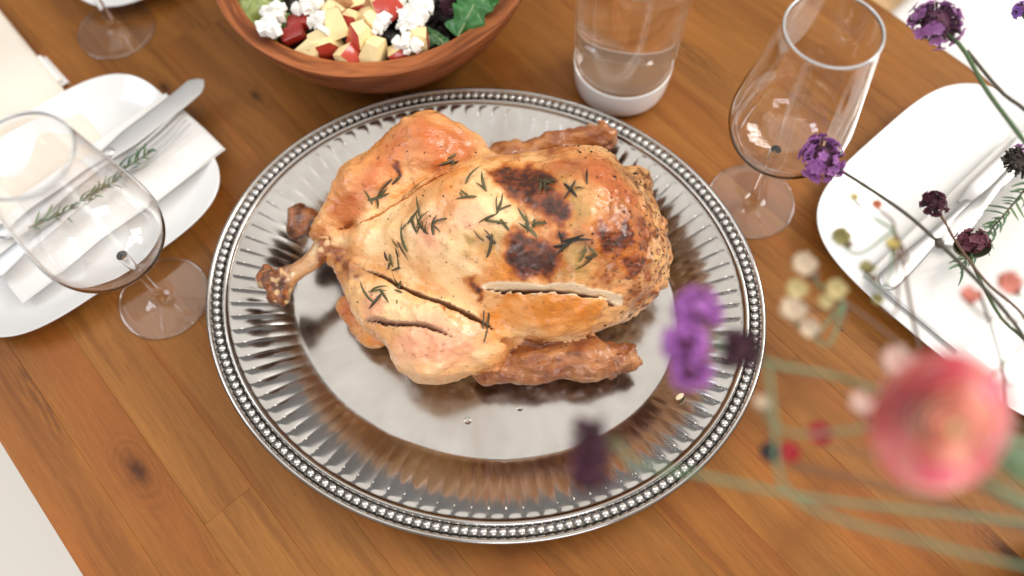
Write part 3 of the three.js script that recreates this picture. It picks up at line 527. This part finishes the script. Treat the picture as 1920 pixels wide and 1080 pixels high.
function fork(label, a, b, y) {
  const dx = b[0] - a[0], dz = b[1] - a[1], t = thing('table_fork', label, 'fork', [a[0], y, a[1]], -Math.atan2(dz, dx));
  for (let i = 0; i < 4; i++) part('tine', flat(.048, 14, s => .0008 + .0007 * sstep(0, .4, s), s => .005 - .0035 * Math.sin(s * 1.6), s => .0018), steel, t).position.z = (i - 1.5) * .0061;
  const rt = part('root', flat(.032, 24, s => .0106 - .0072 * sstep(.15, .95, s), s => .0016 + .0014 * s, s => .0021), steel, t); rt.position.x = .0465;
  const h = part('handle', flat(.125, 40, s => (.0033 + .0058 * sstep(.3, .95, s)) * Math.sqrt(clamp((1 - s) / .05)), s => .003 + .004 * Math.sin(s * 3.1), s => .0028), steel, t); h.position.x = .077;
  return t;
}
knife('table knife with its blade pointing off the left plate', [-.2705, -.4916], [-.4103, -.3498], .0255);
fork('table fork with four tines on the left napkin', [-.2826, -.4483], [-.3977, -.3264], .0255);
knife('table knife on the right napkin with its handle towards the viewer', [.4585, -.3935], [.2928, -.2581], .0255);
fork('table fork on the right napkin beside the rosemary', [.4985, -.425], [.345, -.288], .0255);
rosemaryFresh('green rosemary twig lying between knife and fork on the left plate', [[-.402, .031, -.347], [-.361, .030, -.367], [-.3414, .031, -.3845], [-.305, .033, -.4125]], 46, .95);
rosemaryFresh('green rosemary twig on the right napkin at the edge of the picture', [[.46, .034, -.372], [.4257, .036, -.3373], [.3982, .036, -.311], [.3778, .036, -.2925], [.3525, .033, -.268]], 60, 1.2);
// ================= cream cloth at the far left corner =================
{
  const [x, z] = un(-.93, -.215), t = thing('linen_cloth', 'cream linen cloth spread over the far left corner of the table', 'cloth', [x, 0, z], TURN);
  // local x along the boards, local z = -N: from the table middle out over the edge and down
  part('sheet', grid(90, 60, (s, tt) => {
    const a = (s - .5) * .74, d = tt * .42; let zl = -.21 + d, y = .011; const fold = .0035 * Math.sin(d * 62 + 1.2 * nz(a * 4, d * 3, 1)) * sstep(0, .05, d) + .003 * fbm(a * 6, d * 16, 2, 3);
    if (d > .21) { const e = d - .21; zl = .0 + Math.min(e, .012) + .004 * Math.sin(a * 40); y -= Math.max(0, e - .004); }
    return [a, y + fold * (d > .21 ? .3 : 1), zl, a / .05, d / .05];
  }), creamLinen, t);
  part('hem', grid(90, 8, (s, tt) => { const a = (s - .5) * .74, q = tt * Math.PI; return [a, .0065 + .0045 * Math.cos(q), -.21 - .0045 * Math.sin(q), a / .05, tt * .2]; }, { flip: true }), creamLinen, t);
  const c = thing('cloth_corner', 'small folded corner of white cloth sticking out beside the cream cloth', 'cloth', [-.438, .001, -.523], -.85);
  part('fold', clothLayer(.044, .030, .003, 0, 5), linen, c); part('fold', moved(clothLayer(.040, .026, .003, .004, 6), -.002, 0, .001), linen, c);
}
// ================= seats beyond the right edge of the table =================
{
  const pale = phys([.72, .50, .27], .5, { map: woodMap });
  const b = thing('pale_bench', 'pale wooden bench end beyond the far right table edge', 'bench', [.52, -.75, -1.02], TURN);
  const sg = new RoundedBoxGeometry(.50, .035, .36, 2, .006); part('seat', sg, pale, b).position.y = .44; for (const sx of [-1, 1]) for (const sz of [-1, 1]) part('leg', new RoundedBoxGeometry(.045, .42, .045, 1, .004), pale, b).position.set(sx * .21, .21, sz * .14);
  const [x, z] = [.86, -.66], s = thing('white_seat', 'white cushioned seat beyond the right table edge', 'seat', [x, -.75, z], TURN);
  const cush = new RoundedBoxGeometry(.62, .07, .44, 5, .03); part('cushion', cush, linen, s).position.y = .47; part('frame', new RoundedBoxGeometry(.60, .04, .42, 2, .006), pale, s).position.y = .41;
  for (const sx of [-1, 1]) for (const sz of [-1, 1]) part('leg', new RoundedBoxGeometry(.04, .39, .04, 1, .004), pale, s).position.set(sx * .26, .195, sz * .17);
}
// ================= water drops =================
for (const [x, y, z, r, where] of [[.2636, 0, -.2337, .0024, 'table below the right plate'], [.2233, 0, -.2097, .0022, 'table right of the platter'], [-.0385, .0040, -.1704, .0028, 'platter left, below the chicken'], [.0020, .0040, -.1782, .0021, 'platter below the near wing']]) {
  const d = thing('water_drop', 'small clear water drop on the ' + where, 'drop', [x, y - .0001, z]);
  part('drop_body', lathe([[0, .0000], [r, 0], ...spline([[r * .98, r * .18], [r * .8, r * .42], [r * .4, r * .6], [0, r * .64]], 14)], 32), waterM, d);
}
{ const c = thing('bread_crumb', 'small pale crumb on the right slope of the platter', 'crumb', [.1232, .0175, -.178], .6); part('crumb_body', new THREE.IcosahedronGeometry(.003, 1).scale(1.3, .45, .7), std([.75, .60, .40], .9), c); }
// ================= salad bowl =================
const BC = [-.109, 0, -.582];
{
  const t = thing('salad_bowl', 'round brown wooden bowl full of salad', 'bowl', BC);
  const bw = dataTex(1024, 512, (u, v) => { const a = u * 2 * Math.PI, X = Math.cos(a), Z = Math.sin(a); const b = fbm(X * 1.2, v * 9 + 1.2 * nz(X * 2, Z * 2, v * 2), Z * 1.2, 3), f = fbm(X * 2.5, v * 46 + 2 * nz(X * 2, Z * 2, 4), Z * 2.5, 3), s = sstep(.1, .4, fbm(X * 1.6 + 5, v * 20 + 1.5 * nz(X, Z, 2), Z * 1.6, 2)); let c = mix3([.42, .34, .29], [1, .95, .9], clamp(.55 + 1.6 * b + 1.1 * f)); c = mix3(c, [.28, .20, .16], .6 * s); const ed = v < .30 ? nz(a * 60, v * 4, 1) * .12 : 0; return c.map(q => clamp(q + ed)); });
  const m = phys([.40, .135, .045], .5, { map: bw, specularIntensity: .45 });
  const pr = [[0, .003], [.05, .003], [.070, .0005], [.080, .003], [.098, .013], [.116, .030], [.129, .049], [.1385, .068], [.1438, .0815], [.1446, .0850], [.1450, .0868], [.1442, .0877], [.1425, .0880], [.132, .0880], [.1300, .0876], [.1290, .0864], [.1280, .0820], [.124, .066], [.112, .040], [.085, .020], [.04, .012], [0, .012]];
  const pp = []; for (let i = 0; i < pr.length - 1; i++) for (let k = 0; k < 5; k++) pp.push([mix(pr[i][0], pr[i + 1][0], k / 5), mix(pr[i][1], pr[i + 1][1], k / 5)]); pp.push(pr[pr.length - 1]);
  const P3 = spline(pr, 260); P3[0][0] = 0; P3[P3.length - 1][0] = 0;
  part('bowl_body', lathe(P3.map(p => [Math.max(0, p[0]), p[1]]), 160), m, t);
}
const leafM = (c) => phys(c, .45, { side: THREE.DoubleSide, transmission: .25, thickness: 0, clearcoat: .2 });
// ruffled leaf, lying along local x
function leafGeo(L, W, ruff, sd, lobes = 0) {
  return grid(26, 14, (s, t) => { const k = (t - .5) * 2; let w = W * Math.pow(Math.sin(Math.PI * Math.pow(s * .96 + .02, .8)), .7); if (lobes) w *= .55 + .45 * Math.abs(Math.sin(s * Math.PI * lobes)); return [s * L, ruff * (Math.abs(k) * Math.sin(s * 22 + sd * 3 + k) + fbm(s * 5, t * 5, sd, 2) * 1.2) + L * .25 * Math.sin(s * 2.6) - .25 * W * k * k, k * w + ruff * .6 * Math.sin(s * 17 + sd)]; });
}
{
  // dark mixed leaves that read as one mass
  const gs = []; for (let i = 0; i < 90; i++) { const a = rnd() * 6.28, r = Math.sqrt(rnd()) * .088, g = leafGeo(.058, rr(.016, .024), .003, i, i % 3 ? 0 : 3); g.translate(-.029, -.010, 0); g.rotateX(rr(-.7, .7)); g.rotateY(rnd() * 6.28); const y = .070 - .02 * Math.pow(r / .088, 3) + rr(-.010, .004); g.translate(r * Math.cos(a), y, r * Math.sin(a)); gs.push(g); }
  const m = part('leaf_mass', mergeGeometries(gs), leafM([.028, .020, .016]), scene, undefined); m.name = 'dark_salad_leaves'; m.position.set(...BC); m.userData = { label: 'mass of dark purple salad leaves filling the wooden bowl', category: 'salad leaves', kind: 'stuff' };
}
function leaf(label, x, y, z, L, W, ruff, sd, c, ry, rx = 0, rz = 0, lobes = 0, group) {
  const t = thing('salad_leaf', label, 'salad leaf', [x, y, z], ry, group); t.rotation.order = 'YXZ'; t.rotation.x = rx; t.rotation.z = rz; part('blade', leafGeo(L, W, ruff, sd, lobes), leafM(c), t); part('rib', tube([[0, 0, 0], [L * .4, L * .25 * Math.sin(1.04) * .9 + .0008, 0], [L * .85, L * .25 * Math.sin(2.2) * .9, 0]], .0013, .0005, 16, 6), leafM(mix3(c, [.5, .6, .3], .5)), t); return t;
}
leaf('pale green lettuce leaf at the left of the salad', -.226, .074, -.512, .055, .024, .005, 2, [.36, .44, .12], 1.1, .3);
leaf('bright green lettuce leaf under the left cheese crumble', -.214, .068, -.496, .045, .018, .005, 5, [.20, .36, .06], .4, -.2);
leaf('yellowish lettuce leaf behind the left cheese crumble', -.205, .078, -.535, .06, .026, .006, 8, [.50, .52, .20], 1.9, .2);
leaf('frilly deep green leaf at the right of the salad', -.036, .084, -.478, .062, .019, .004, 3, [.045, .22, .045], 1.15, .35, .15, 5);
leaf('second frilly green leaf standing at the right bowl wall', -.012, .084, -.497, .055, .018, .004, 6, [.06, .25, .05], 1.7, -.5, .1, 5);
leaf('small dark green leaf below the frilly leaves', -.043, .078, -.466, .034, .010, .003, 9, [.05, .16, .04], 2.4, .2, 0, 4);
leaf('narrow green leaf low at the front right of the salad', -.063, .074, -.458, .03, .008, .003, 11, [.16, .27, .06], .3, .1, 0, 3);
leaf('purple leaf near the bowl wall at the right', -.028, .08, -.515, .05, .02, .005, 13, [.06, .018, .03], 2.6, .3);
// apple pieces: cut flesh with a strip of red skin
const fleshM = phys([.88, .70, .36], .45, { clearcoat: .2 }), appleSkin = phys([.52, .06, .035], .3, { clearcoat: .4 });
function apple(label, x, y, z, s, ry, rx, rz) {
  const t = thing('apple_piece', label, 'apple piece', [x, y, z], ry, 'cut apple pieces in the salad'); t.rotation.order = 'YXZ'; t.rotation.x = rx; t.rotation.z = rz;
  const a = rr(.75, 1.1), b = rr(.75, 1.1), w = .0095 * s; const pts = []; for (const [px, py, pz] of [[-1, -1, -1], [1, -1, -1], [1, -1, 1], [-1, -1, 1], [-.35, 1, -.4], [.5, .8, -.35], [.75, .7, .8], [-.6, 1.05, .6]].map(q => q.map(e => e * rr(.8, 1.15)))) pts.push(V(px * w * a, py * w * .8, pz * w * b));
  part('flesh', new ConvexGeometry(pts), fleshM, t);
  const k = .0005, sg = grid(5, 5, (q, r) => { const A = pts[3].clone().lerp(pts[2], q), B = pts[7].clone().lerp(pts[6], q), C = A.lerp(B, r); return [C.x, C.y, C.z + k + .0018 * Math.sin(Math.PI * q) * Math.sin(Math.PI * r)]; }, { flip: true });
  part('skin', sg, appleSkin, t); return t;
}
[[-.1507, -.4786, 1.25, .3, .2, .5, 'low front left'], [-.1290, -.4625, 1.2, 1.2, -.5, .2, 'front'], [-.1060, -.4645, 1.25, 2.8, .2, .2, 'front, below the walnut'], [-.1238, -.4963, 1.15, -.4, -.4, .3, 'middle of the pile'], [-.1090, -.4946, 1.2, .9, .5, .1, 'middle right of the pile'], [-.1401, -.4915, 1.25, 2.0, .1, -.4, 'below the middle cheese crumble'], [-.0859, -.4654, 1.2, .2, -.3, .5, 'right front, under the cheese'], [-.0700, -.4736, 1.1, 1.7, .3, .1, 'right, half under cheese'], [-.0985, -.5066, 1.35, .5, -.5, .3, 'large, at the back'], [-.1570, -.4720, 1.0, 2.4, .3, .2, 'leftmost at the bowl wall'], [-.1431, -.5053, 1.1, 1.0, .4, .4, 'back left'], [-.1150, -.4776, 1.05, -.8, -.2, .1, 'upright, in the very centre'], [-.1180, -.520, 1.2, .3, .2, .3, 'at the top edge of the picture'], [-.0850, -.5300, 1.2, 1.4, .2, .3, 'at the top edge, right of the walnuts']]
  .forEach(([x, z, s, ry, rx, rz, w], i) => apple('pale cut apple piece with red skin, ' + w, x, .0865 + .004 * ((i * 7) % 3) - (z > -.468 ? .008 : 0), z, s * 1.1, ry, rx, rz));
// crumbled white cheese
const cheeseM = phys([.86, .84, .78], .75, { sheen: .3 });
function cheese(label, x, y, z, n, sx, sz, ry) {
  const t = thing('cheese_crumble', label, 'cheese', [x, y, z], ry, 'white cheese crumbles on the salad'), gs = [];
  const big = n > 2 ? 5 : 1; for (let i = 0; i < n * big; i++) {          // angular crumbs of very different size, heaped
    const w = i % 4 === 0 ? rr(.0050, .0075) : rr(.0018, .0040), pts = []; for (let k = 0; k < 16; k++) { const q = V(rr(-1, 1), rr(-1, 1), rr(-1, 1)).normalize().multiplyScalar(w * rr(.7, 1.1)); pts.push(q); }
    const g = new ConvexGeometry(pts), px = (rnd() + rnd() - 1) * 1.35, pz = (rnd() + rnd() - 1) * 1.35; g.translate(px * sx, .004 * (1 - Math.max(Math.abs(px), Math.abs(pz))) + rr(-.003, .002), pz * sz); gs.push(bare(g));
  }
  const mg = merge(gs); part('curd', mg, cheeseM, t); return t;
}
[[-.1895, -.5061, 5, .006, .006, 'upper part of the left column'], [-.1905, -.4880, 6, .007, .009, 'lower part of the left column'], [-.1560, -.5140, 8, .012, .007, 'large lump above the red pieces'], [-.1469, -.4905, 6, .009, .004, 'flat lump in the middle left'], [-.0866, -.5040, 7, .008, .010, 'tall lump right of centre'], [-.0740, -.4875, 9, .011, .010, 'largest heap on the right'], [-.0655, -.5020, 7, .008, .009, 'back of the right heap'], [-.0771, -.4665, 7, .006, .007, 'lowest lump touching the front wall'], [-.0975, -.4860, 5, .008, .004, 'left arm of the right heap'], [-.1450, -.4800, 2, .003, .003, 'tiny crumb on the front apple'], [-.1150, -.4835, 1, .001, .001, 'single crumb on the centre apple']]
  .forEach(([x, z, n, sx, sz, w], i) => cheese('white crumbled cheese, ' + w, x, .094 + (i % 2) * .002 - (z > -.47 ? .004 : 0), z, n, sx, sz, rr(0, 1)));
const redM = phys([.30, .018, .012], .3, { clearcoat: .4 });
[[-.1702, -.5010, 'upper'], [-.1746, -.4880, 'lower'], [-.1235, -.5290, 'far']].forEach(([x, z, w], i) => { const t = thing('red_fruit_piece', 'dark red glossy cut piece, ' + w + ' of the red pieces in the salad', 'fruit piece', [x, .085, z], .3 * i); part('piece', new RoundedBoxGeometry(.021, .010, .014, 3, .003).rotateZ(.2), redM, t); });
const nutM = std([.40, .19, .075], .7);
[[-.1301, -.5150, 'long, at the top'], [-.1090, -.4880, 'between the apple pieces'], [-.1090, -.5120, 'behind the centre apple'], [-.1150, -.4620, 'small, at the front wall']].forEach(([x, z, w], i) => { const t = thing('walnut_piece', 'brown wrinkled walnut piece, ' + w, 'walnut', [x, .091 - (i === 3 ? .012 : 0), z], .7 * i); const g = new THREE.IcosahedronGeometry(.0075, 5), p = g.attributes.position; for (let k = 0; k < p.count; k++) { const q = V(p.getX(k), p.getY(k), p.getZ(k)); q.multiplyScalar(1 + .3 * Math.sin(q.x * 900 + 4 * nz(q.x * 200, q.y * 200, i)) * .5 + .25 * fbm(q.x * 180, q.y * 180, q.z * 180 + i, 2)); p.setXYZ(k, q.x * 1.5, q.y * .7, q.z * .8); } const mg = mergeVertices(g.deleteAttribute('normal').deleteAttribute('uv'), 1e-6); mg.computeVertexNormals(); part('kernel', mg, nutM, t); });
// ================= flowers of a bunch whose vase stands just right of the picture =================
const MOUTH = [.385, .172, -.03];
{
  const t = thing('flower_vase', 'small pale vase that holds the loose bunch of flowers', 'vase', [.385, 0, -.03]);
  part('vase_body', lathe([[0, .001], ...spline([[.030, .001], [.036, .006], [.040, .05], [.034, .11], [.022, .150], [.024, .172], [.0225, .172], [.020, .150], [.031, .11], [.036, .05], [.030, .008]], 60), [0, .008]], 64), phys([.75, .72, .66], .3), t);
}
const stemGreen = phys([.075, .13, .05], .6), stemDark = phys([.075, .065, .045], .6), stemBrown = phys([.16, .09, .055], .7), stemPale = phys([.15, .24, .13], .6);
const rel = (pts, b) => pts.map(p => [p[0] - b[0], p[1] - b[1], p[2] - b[2]]);
const petal = (L, W, cup = .3) => grid(5, 4, (s, t) => { const k = (t - .5) * 2, w = W * Math.pow(Math.sin(Math.PI * (s * .85 + .1)), .7); return [L * s, cup * L * s * s + .15 * L * k * k, k * w]; });
const dirTo = (o, d) => o.quaternion.setFromUnitVectors(V(0, 1, 0), d.clone().normalize());
const petM = (c) => phys(c, .6, { side: THREE.DoubleSide, transmission: .3, thickness: 0, sheen: .3 });
// a head of many tiny five-petalled florets on dark cups (verbena)
function verbenaHead(parent, at, r, col, nF, nB, dark, sq = 1) {
  const f = [], b = [], p5 = petal(.0036, .0015, .2);
  const five = mergeGeometries([0, 1, 2, 3, 4].map(i => p5.clone().rotateY(i * 1.2566)));
  for (let i = 0; i < nF + nB; i++) {
    const d = V(rr(-1, 1), rr(-.5, 1), rr(-1, 1)).normalize(), R = r * rr(.72, 1), p = V(at[0] + d.x * R, at[1] + d.y * R * .7, at[2] + d.z * R * sq), q = new THREE.Quaternion().setFromUnitVectors(V(0, 1, 0), d);
    const base = V(at[0], at[1] - r * .3, at[2]);
    if (i < nF) f.push(five.clone().scale(r / .013 * rr(.8, 1.1), 1, r / .013 * rr(.8, 1.1)).applyQuaternion(q).translate(p.x, p.y, p.z));
    const cup = new THREE.CylinderGeometry(.0011, .0005, .0065, 5); cup.applyQuaternion(q); cup.translate(p.x - d.x * .0035, p.y - d.y * .0035, p.z - d.z * .0035); b.push(cup);
  }
  part('calyx_cluster', mergeGeometries(b), petM(dark), parent); if (f.length) part('florets', mergeGeometries(f), petM(col), parent);
  const core = new THREE.IcosahedronGeometry(r * .55, 3).scale(1, .75, sq).translate(...at); part('head_core', core, std(dark, .8), parent);
}
function flower(name, label, category, pts, r0, r1, mat, group) {
  const b = [...MOUTH]; const t = thing(name, label, category, b, 0, group); part('stem', tube(rel([b, ...pts], b).map((p, i) => i ? p : [p[0], p[1] - .1, p[2]]), r0, r1, 48, 7), mat, t);
  return t;
}
const rl = (p) => [p[0] - MOUTH[0], p[1] - MOUTH[1], p[2] - MOUTH[2]];
let F;
F = flower('purple_verbena', 'purple verbena head in front of the right wine glass on a long thin stem', 'flower', [[.3012, .16, -.1593], [.2904, .155, -.195], [.2729, .15, -.2318], [.2578, .15, -.2534], [.2236, .15, -.2878], [.2140, .15, -.2955]], .0017, .0011, stemDark, 'verbena flowers of the bunch');
verbenaHead(F, rl([.2113, .151, -.2978]), .0145, [.46, .17, .50], 56, 14, [.075, .018, .05], 1.25);
part('node', new THREE.SphereGeometry(.0028, 10, 8).scale(1, 1, 1.4), stemDark, F).position.set(...rl([.2729, .15, -.2318]));
F = flower('purple_verbena', 'dusky purple verbena head at the far right top on a green stem', 'flower', [[.345, .19, -.18], [.312, .2, -.2723], [.3006, .2, -.3109], [.2939, .2, -.3474], [.2850, .2, -.362]], .0019, .0014, stemGreen, 'verbena flowers of the bunch');
verbenaHead(F, rl([.2833, .2, -.3658]), .0175, [.42, .16, .42], 34, 90, [.085, .02, .05]);
part('side_stem', tube([[.297, .2, -.343], [.3173, .19, -.3158], [.3289, .19, -.2986], [.35, .18, -.2]].map(rl), .0012, .0014, 30, 6), stemDark, F);
F = flower('purple_verbena', 'small purple verbena at the right edge of the picture', 'flower', [[.40, .16, -.25], [.3815, .15, -.4191]], .0014, .001, stemGreen, 'verbena flowers of the bunch');
verbenaHead(F, rl([.3835, .15, -.4195]), .0075, [.40, .20, .60], 22, 6, [.10, .03, .10]);
F = flower('budded_verbena', 'dark budded verbena with green cups at the right edge above the rosemary', 'flower', [[.43, .12, -.2], [.425, .075, -.30], [.411, .062, -.335]], .0015, .0012, stemGreen);
verbenaHead(F, rl([.4070, .062, -.3440]), .0150, [.55, .25, .55], 4, 120, [.060, .045, .035]);
F = flower('scabious_bud', 'small dark maroon flower head between the plate and the rosemary', 'flower', [[.3188, .14, -.1804], [.3079, .13, -.2113], [.3019, .12, -.2484], [.2984, .12, -.2652], [.295, .12, -.2735]], .0013, .0009, stemBrown, 'dark maroon flower heads');
verbenaHead(F, rl([.2946, .121, -.2765]), .0095, [.14, .03, .055], 40, 30, [.05, .012, .02]);
F = flower('scabious_bud', 'maroon half-round flower head with a green cup below the rosemary', 'flower', [[.3218, .13, -.1663], [.317, .12, -.1888], [.3196, .105, -.2265], [.3215, .1, -.2412], [.3236, .1, -.2505]], .0014, .001, stemGreen, 'dark maroon flower heads');
verbenaHead(F, rl([.3242, .102, -.2560]), .0120, [.24, .07, .10], 50, 10, [.10, .02, .03], .7);
part('cup', new THREE.SphereGeometry(.0115, 20, 12, 0, Math.PI * 2, Math.PI / 2, Math.PI / 2).scale(1.15, .8, .8), phys([.10, .13, .06], .6), F).position.set(...rl([.3242, .102, -.2525]));
// large blurred heads close to the camera
F = flower('tall_verbena', 'blurred bright purple verbena spike over the right rim of the platter', 'flower', [[.30, .25, -.06], [.1797, .27, -.0863], [.1472, .28, -.1008], [.1264, .29, -.1036], [.102, .3, -.1058], [.094, .3, -.1105]], .0011, .0009, stemPale, 'tall verbena stems close to the viewer');
for (const [x, z, r] of [[.0761, -.1300, .0080], [.0700, -.1165, .0074], [.0705, -.1035, .0062]]) verbenaHead(F, rl([x, .3, z]), r * 1.3, [.62, .24, .68], 50, 6, [.10, .018, .05]);
verbenaHead(F, rl([.0915, .3, -.1120]), .0098, [.10, .02, .05], 16, 60, [.050, .010, .018]);
part('bract', tube([[.094, .298, -.107], [.0860, .30, -.1130], [.0800, .30, -.1180]].map(rl), .0012, .001, 12, 6), stemPale, F);
F = flower('tall_verbena', 'blurred dark maroon spike over the lower rim of the platter', 'flower', [[.30, .25, -.03], [.1116, .28, -.056], [.066, .3, -.0628], [.0392, .315, -.0659], [.0337, .32, -.0752], [.0290, .32, -.072]], .0011, .0009, stemPale, 'tall verbena stems close to the viewer');
for (const [x, z, r] of [[.0264, -.0760, .0062], [.0258, -.0690, .0076], [.0250, -.0605, .0080]]) verbenaHead(F, rl([x, .32, z]), r, [.14, .03, .08], 16, 40, [.050, .009, .018]);
// pink ranunculus
F = flower('pink_ranunculus', 'large blurred pink ranunculus with a green centre close to the viewer', 'flower', [[.30, .26, -.02], [.19, .30, -.045], [.150, .335, -.055], [.1339, .352, -.0600]], .0022, .0018, stemPale);
{
  const c = V(...rl([.1339, .358, -.0640])), ax = V(.06, .9, .55).normalize(), q = new THREE.Quaternion().setFromUnitVectors(V(0, 1, 0), ax);
  const pinkM = (c) => phys(c, .6, { side: THREE.DoubleSide, sheen: .3 }), pinks = [pinkM([.99, .52, .40]), pinkM([.99, .34, .36]), pinkM([.99, .58, .48]), pinkM([.97, .18, .32]), pinkM([.99, .72, .68])];
  for (let ring = 0; ring < 8; ring++) {
    const R = .0042 + ring * .0025, n = 4 + ring, out = ring / 7;
    for (let i = 0; i < n; i++) {
      const g = grid(8, 8, (s, t) => { const a = (t - .5) * 2.1, rad = R * (.45 + .62 * Math.sin(s * (1.9 - .55 * out))), h = .0095 * Math.sin(s * 1.57) * (1 - .30 * out) - .006 * out + .001 * ring * (s - 1); const w = 1 - .25 * s * s * s; return [rad * Math.cos(a * w), h + .0007 * Math.sin(a * 4 + i) * s, rad * Math.sin(a * w)]; });
      const m = part('petal', g, pinks[ring < 2 ? 0 : ring < 4 ? [0, 2][i % 2] : [1, 4, 2, 3, 1][(i * 2 + ring) % 5]], F); m.position.copy(c); m.quaternion.copy(q).multiply(new THREE.Quaternion().setFromAxisAngle(V(0, 1, 0), i / n * 6.283 + ring * .7));
    }
  }
  const gm = part('green_centre', new THREE.IcosahedronGeometry(.0030, 3).scale(1, .8, 1), std([.50, .36, .14], .6), F); gm.position.copy(c).addScaledVector(ax, .0060);
  part('sepal', new THREE.SphereGeometry(.009, 16, 8).scale(1, .4, 1), stemPale, F).position.copy(c).addScaledVector(ax, -.007);
}
// small bright red blooms
for (const [x, z, r, col, l] of [[.1301, -.0846, .0048, [.55, .015, .05], 'small blurred crimson bloom left of the pink flower'], [.1159, -.0773, .0040, [.60, .03, .05], 'smaller red bloom beside the dark bud at the bottom'], [.1075, -.0775, .0043, [.03, .015, .03], 'small blurred near-black bud beside the red blooms']]) {
  F = flower('small_bloom', l, 'flower', [[.28, .24, -.02], [x + .07, .22, z + .012], [x + .004, .256, z + .003]], .0006, .0005, stemBrown, 'small red and black blooms');
  const gs = []; for (let i = 0; i < 14; i++) gs.push(petal(r * 1.1, r * .55, .7).rotateY(i * 2.4).translate(0, (i / 14) * r * .5, 0)); part('petals', mergeGeometries(gs).translate(...rl([x, .26, z])), petM(col), F);
}
// dried cream everlasting flowers in loose sprays
const cream = [petM([.78, .66, .50]), petM([.72, .62, .32]), petM([.80, .60, .52])];
function spray(label, heads, y, mats, s2 = 1) {
  const t = flower('dried_spray', label, 'dried flowers', [[.30, .23, -.05], [.22, y - .01, -.10], [heads[0][0] + .018, y, heads[0][1] + .02]], .0011, .0009, stemBrown, 'dried sprays of the bunch');
  heads.forEach(([x, z, r], i) => {
    const gs = []; for (let k = 0; k < 16; k++) gs.push(petal(r * 1.05, r * .42, .5 + .5 * (k / 16)).rotateY(k * 2.4).translate(0, k * r * .03, 0)); part('bloom', mergeGeometries(gs).rotateX(rr(-.4, .5)).translate(...rl([x, y, z])), mats[i % mats.length], t);
    part('stalk', tube([[heads[0][0] + .018, y, heads[0][1] + .02], [x + .008, y - .001, z + .010], [x, y - .001, z]].map(rl), .0008, .0006, 10, 5), i % 2 ? stemBrown : stemPale, t);
    if (i % 2 === 0) part('bract', new THREE.IcosahedronGeometry(r * .5, 1).scale(1.2, .7, .9).translate(...rl([x + r, y - .001, z + r * .8])), stemBrown, t);
  });
  return t;
}
spray('blurred cream dried blooms between platter and right plate', [[.1427, -.1718, .0058], [.1369, -.1591, .0050], [.1326, -.146, .0062], [.1557, -.1581, .0050], [.1392, -.1401, .0046], [.1500, -.1520, .0036]], .25, [cream[0], cream[1]]);
spray('blurred pale pink dried blooms left of the pink flower', [[.1556, -.1044, .0070], [.1379, -.0881, .0048], [.0990, -.0900, .0034]], .29, [cream[2], cream[2], cream[0]]);
const yel = [petM([.70, .58, .20]), petM([.66, .22, .12]), petM([.38, .34, .12])];
spray('faint yellow and olive dried sprays over the right plate', [[.1917, -.2256, .0024], [.2026, -.2216, .0028], [.178, -.2027, .0050], [.2051, -.1948, .0036], [.1883, -.1812, .0040], [.1898, -.1656, .0030]], .22, [yel[0], yel[1], yel[2], yel[0], yel[2], yel[2]]);
spray('faint salmon blooms over the lower part of the right plate', [[.2456, -.1627, .0056], [.2251, -.1543, .0046]], .24, [petM([.80, .34, .26])]);
F = flower('thin_stalk', 'single thin bare stem crossing the right plate downwards', 'stem', [[.30, .19, -.08], [.255, .2, -.1022], [.2572, .2, -.128], [.258, .2, -.1522], [.2575, .2, -.176]], .0012, .0008, stemDark);
F = flower('upright_stalk', 'blurred pale green upright stem right of the platter', 'stem', [[.30, .24, -.01], [.16, .28, -.035], [.1031, .29, -.0570], [.1003, .3, -.0816], [.1016, .3, -.1036]],   .0011, .0009, stemPale);
F = flower('leafy_stalk', 'blurred grey-green leaf at the right of the pink flower', 'leaf', [[.30, .26, -.02], [.20, .32, -.04], [.178, .33, -.05]], .0014, .0012, stemPale); { const g = leafGeo(.026, .0075, .001, 4); g.rotateY(2.6); g.translate(...rl([.180, .328, -.050])); part('blade', g, petM([.12, .20, .09]), F); }
renderer.render(scene, camera);
